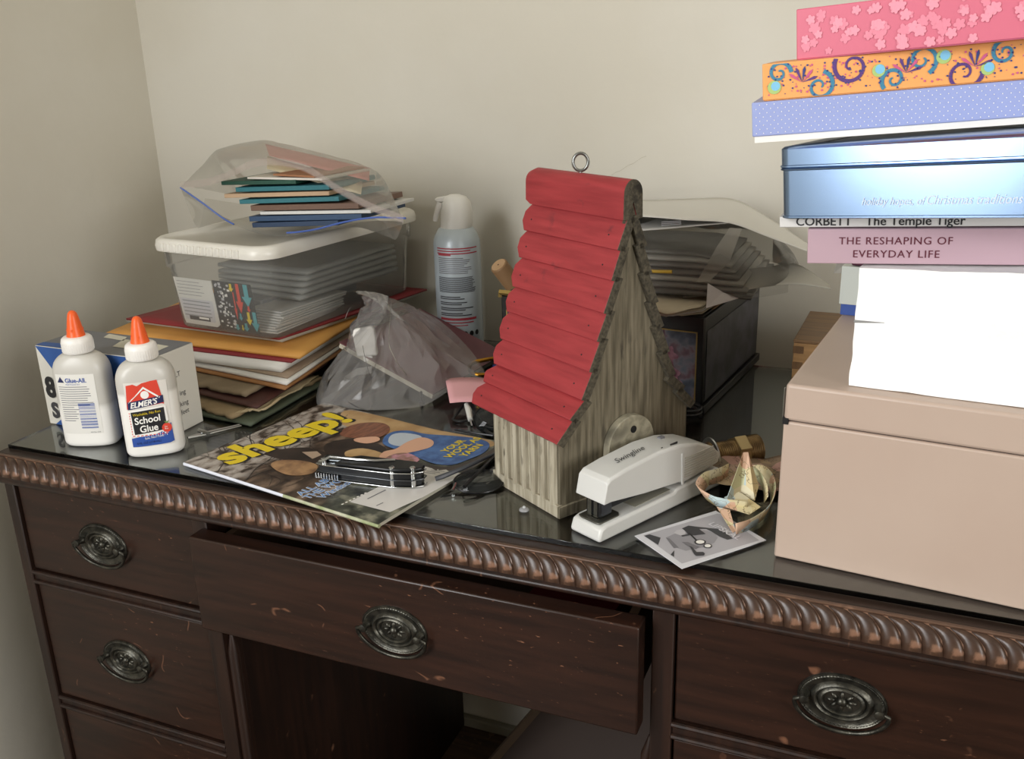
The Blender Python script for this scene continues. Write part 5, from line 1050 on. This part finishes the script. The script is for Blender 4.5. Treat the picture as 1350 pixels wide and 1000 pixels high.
# books
def book(name, label, Lp, yl, Rp, yr, h, depth, col, width, pages='#d8d2c2'):
    L_, R_ = py(*Lp, yl), py(*Rp, yr); cov_ = M('book_' + name + col, col, .45)
    def ex(t, w, d, hh):
        MB().box(0, w, .0, .0012, 0, hh).obj('spine', cov_, t, bevel=.0006); MB().box(0, w, .0012, d, 0, .0012).obj('back_cover', cov_, t); MB().box(0, w, .0012, d, hh - .0012, hh).obj('front_cover', cov_, t)
        MB().box(.002, w - .002, .0012, d - .003, .0012, hh - .0012).obj('pages', M('book_pages', pages, .75), t)
    return slab(L_, R_, h, depth, None, 'book', label, 'book', None, width=width, extra=ex)
b1 = book('mauve', 'mauve book with dark red spine lettering lying on the foam block', (1064, 347), .052, (1350, 349.5), .052, .0262, .15, '#b79aa4', .235)
sf_ = lambda x0, z0, k=1.0: (lambda x, z: V((x0 + x * k, -.0004, z0 + z)))
text('THE RESHAPING OF', .0078, sf_(.0225, .0148, 1.02), INK['maroon'], b1, space=1.12, bold=.004); text('EVERYDAY LIFE', .0078, sf_(.0325, .0050, 1.02), INK['maroon'], b1, space=1.12, bold=.004)
b2 = book('white', 'thin white book with black spine lettering on the mauve book', (1028, 303), .056, (1350, 308), .054, .0080, .15, '#d9d7d3', .24)
b2.matrix_world = b1.matrix_world @ Matrix.Translation((-.0215, .004, .0270))
text('CORBETT', .0092, sf_(.0120, .0014), INK['black'], b2, bold=.012); text('The Temple Tiger', .0092, sf_(.0620, .0014), INK['black'], b2, bold=.012)
# blue tin
tL, tR = py(1027, 288.5, .046), py(1350, 287.5, -.002)
def tin(t, w, d, h):
    blue = M('tin_blue', '#8ba3c2', .26, .95, col2='#819bbd', scale=3)
    def rr(i, z): return [V((x + w / 2, y + d / 2, z)) for x, y in rrect(w / 2 - i, d / 2 - i, .008 - i * .5, 5)]
    loft([rr(.0008, 0), rr(.0, .0006), rr(.0, .0018), rr(.0008, .0022), rr(.0008, h * .66), rr(-.0006, h * .67), rr(-.0008, h * .685), rr(.0002, h * .70)]).obj('tin_body', blue, t, smooth=40)
    loft([rr(-.0002, h * .70), rr(-.0010, h * .715), rr(-.0008, h * .73), rr(.0, h * .74), rr(.0, h * .955), rr(.002, h * .985), rr(.012, h), rr(.03, h)]).obj('tin_lid', blue, t, smooth=40)
    text('holiday hopes, of', .0078, lambda x, z: V((.062 + x * .80, .0003, .0095 + z)), M('tin_script', '#d5dff0', .5), t, shear=.35); text('Christmas traditions new', .0090, lambda x, z: V((.1060 + x * .80, .0003, .0095 + z)), M('tin_script', '#c9d6ea'), t, shear=.35)
slab(tL, tR, .0535, .17, None, 'tin_box', 'blue metal tin with rounded lid and pale script on the books', 'tin', None, width=.235, extra=tin)
# wrapped boxes
def wrapped(name, label, Lp, yl, Rp, yr, h, depth, width, col, deco, lip=None):
    def ex(t, w, d, hh):
        m = M(name + '_paper', col, .5)
        if lip: MB().box(.0015, w - .0015, .0015, d - .0015, 0, hh * .5).obj('box_base', M(name + '_base', lip, .5), t); MB().box(0, w, 0, d, hh * .16, hh).obj('box_lid', m, t, bevel=.0007)
        else: MB().box(.0010, w - .0010, .0010, d - .0010, 0, hh * .3).obj('box_base', m, t); MB().box(0, w, 0, d, .0004, hh).obj('box_lid', m, t, bevel=.0008)
        deco(t, w, hh)
    return slab(py(*Lp, yl), py(*Rp, yr), h, depth, None, name, label, 'box', 'wrapped gift boxes stacked on the tin', width=width, extra=ex)
def fz(off=.0004): return lambda x, z: V((x, -off, z))
def clampz(pts, h, w=.3): return [(min(max(x, .0006), w - .0006), min(max(z, .0008), h - .0008)) for x, z in pts]
def dots(t, w, h):
    P_ = []; z0 = h * .16
    for r in range(9):
        for c in range(48):
            x = .003 + c * .0052 + (r % 2) * .0026; z = z0 + .0022 + r * .0029
            if x < w - .002 and z < h - .001: P_.append(circ(x, z, .00042, None, 6))
    mpatch(P_, fz(), INK['white'], t, 'dot_print')
def paisley(t, w, h):
    random.seed(4); cols = {'t': M('pais_teal', '#3f83a0', .5), 'p': M('pais_purple', '#5a3a7c', .5), 'b': M('pais_blue', '#35407f', .5), 'm': M('pais_pink', '#c85a86', .5), 'g': M('pais_green', '#a9c477', .5), 'l': M('pais_sky', '#7fc0e0', .5), 'y': M('pais_yellow', '#f0dc8c', .5)}
    def swirl(cx, cz, r0, turns, wd, sgn, a0, key, off):
        pts = []
        for i in range(40): tt = i / 39; r = r0 * (1 - .85 * tt); a = a0 + sgn * 2 * pi * turns * tt; pts.append((cx + r * cos(a), cz + r * sin(a), wd * (1 - .6 * tt)))
        polys = []
        for i in range(39):
            (x, z, wa), (x2, z2, wb_) = pts[i], pts[i + 1]; dx_, dz_ = x2 - x, z2 - z; l = sqrt(dx_ * dx_ + dz_ * dz_) + 1e-9; nx, nz_ = -dz_ / l, dx_ / l
            polys.append(clampz([(x - nx * wa, z - nz_ * wa), (x2 - nx * wb_, z2 - nz_ * wb_), (x2 + nx * wb_, z2 + nz_ * wb_), (x + nx * wa, z + nz_ * wa)], h, w))
        mpatch(polys, fz(off), cols[key], t, 'swirl_print')
        mpatch([clampz(circ(x + (wa + .0011) * cos(i), z + (wa + .0011) * sin(i), .0007, None, 6), h, w) for i, (x, z, wa) in enumerate(pts[:26]) if i % 2 == 0 and .002 < z < h - .002], fz(off + .0001), cols['b'], t, 'bead_print')
    for i, x in enumerate((.012, .040, .062, .090, .108, .135, .160, .185, .208)):
        z = h * (.5 + .22 * (-1) ** i); swirl(x, z, .0085 + .002 * (i % 3), 1.3, .0015, (-1) ** i, i * 1.3, 'tp'[i % 3 == 2], .0005)
    for i, x in enumerate((.0085, .080, .122, .150, .178)):
        z = h * (.35 + .2 * (i % 3)); patch(clampz(circ(x, z, .0048 - .0004 * (i % 2)), h, w), fz(.0006), cols['g'], t, 'ball_print'); patch(clampz(circ(x + .0008, z + .0008, .0032), h, w), fz(.0007), cols['l'], t, 'ball_print')
    for i, x in enumerate((.028, .098, .142)):
        z = h * .42
        for k in range(5): a = .3 + k * .55; patch(clampz([(x, z), (x + .009 * cos(a - .12), z + .009 * sin(a - .12)), (x + .0115 * cos(a), z + .0115 * sin(a)), (x + .009 * cos(a + .12), z + .009 * sin(a + .12))], h, w), fz(.0006 + k * .00003), cols['pmbpm'[k]], t, 'petal_print')
    mpatch([clampz(circ(random.uniform(.004, w - .004), random.uniform(.003, h - .003), random.choice((.0004, .0006, .0008)), None, 7), h, w) for _ in range(150)], fz(.00045), cols['m'], t, 'fleck_print')
    mpatch([clampz(circ(random.uniform(.004, w - .004), random.uniform(.003, h - .003), random.choice((.0004, .0007)), None, 7), h, w) for _ in range(120)], fz(.00048), cols['b'], t, 'fleck_print')
def blossoms(t, w, h):
    random.seed(12); la, lb_ = M('blossom_light', '#ec94a5', .5), M('blossom_mid', '#e38598', .5); A1, A2 = [], []
    for i in range(110):
        x, z, r, a = random.uniform(.004, w - .004), random.uniform(.003, h - .003), random.uniform(.0026, .0044), random.uniform(0, 6)
        pts = clampz([(x + r * (.62 + .40 * abs(cos(2.5 * q))) * cos(q + a), z + r * (.62 + .40 * abs(cos(2.5 * q))) * sin(q + a)) for q in [2 * pi * k / 40 for k in range(40)]], h, w); (A1 if i % 2 else A2).append(pts)
    for L2, mt_, nm2, of in ((A2, lb_, 'blossom_print', .0004), (A1, la, 'blossom_print', .0006)):
        for i_, q in enumerate(L2): patch(q, fz(of + .000004 * i_), mt_, t, nm2)
wrapped('dotted_box', 'lavender box with white polka dots on the blue tin', (992, 189), .046, (1350, 163.5), .060, .0292, .17, .26, '#98a4d4', dots, '#ece9e4')
lav_ = bpy.data.objects['dotted_box']
wrapped('paisley_box', 'orange paisley patterned box between the dotted and pink boxes', (1004, 131), .050, (1350, 106), .054, .0262, .16, .25, '#eda660', paisley)
pai_ = bpy.data.objects['paisley_box']; pai_.matrix_world = lav_.matrix_world @ Matrix.Translation((.0075, .006, .0294))
wrapped('blossom_box', 'pink box with pale blossom print on top of the stack', (1050, 78), .050, (1350, 47), .020, .0350, .15, .23, '#d3697f', blossoms)
bpy.data.objects['blossom_box'].matrix_world = pai_.matrix_world @ Matrix.Translation((.0240, .004, .0264)) @ Matrix.Rotation(radians(-10), 4, 'Z')
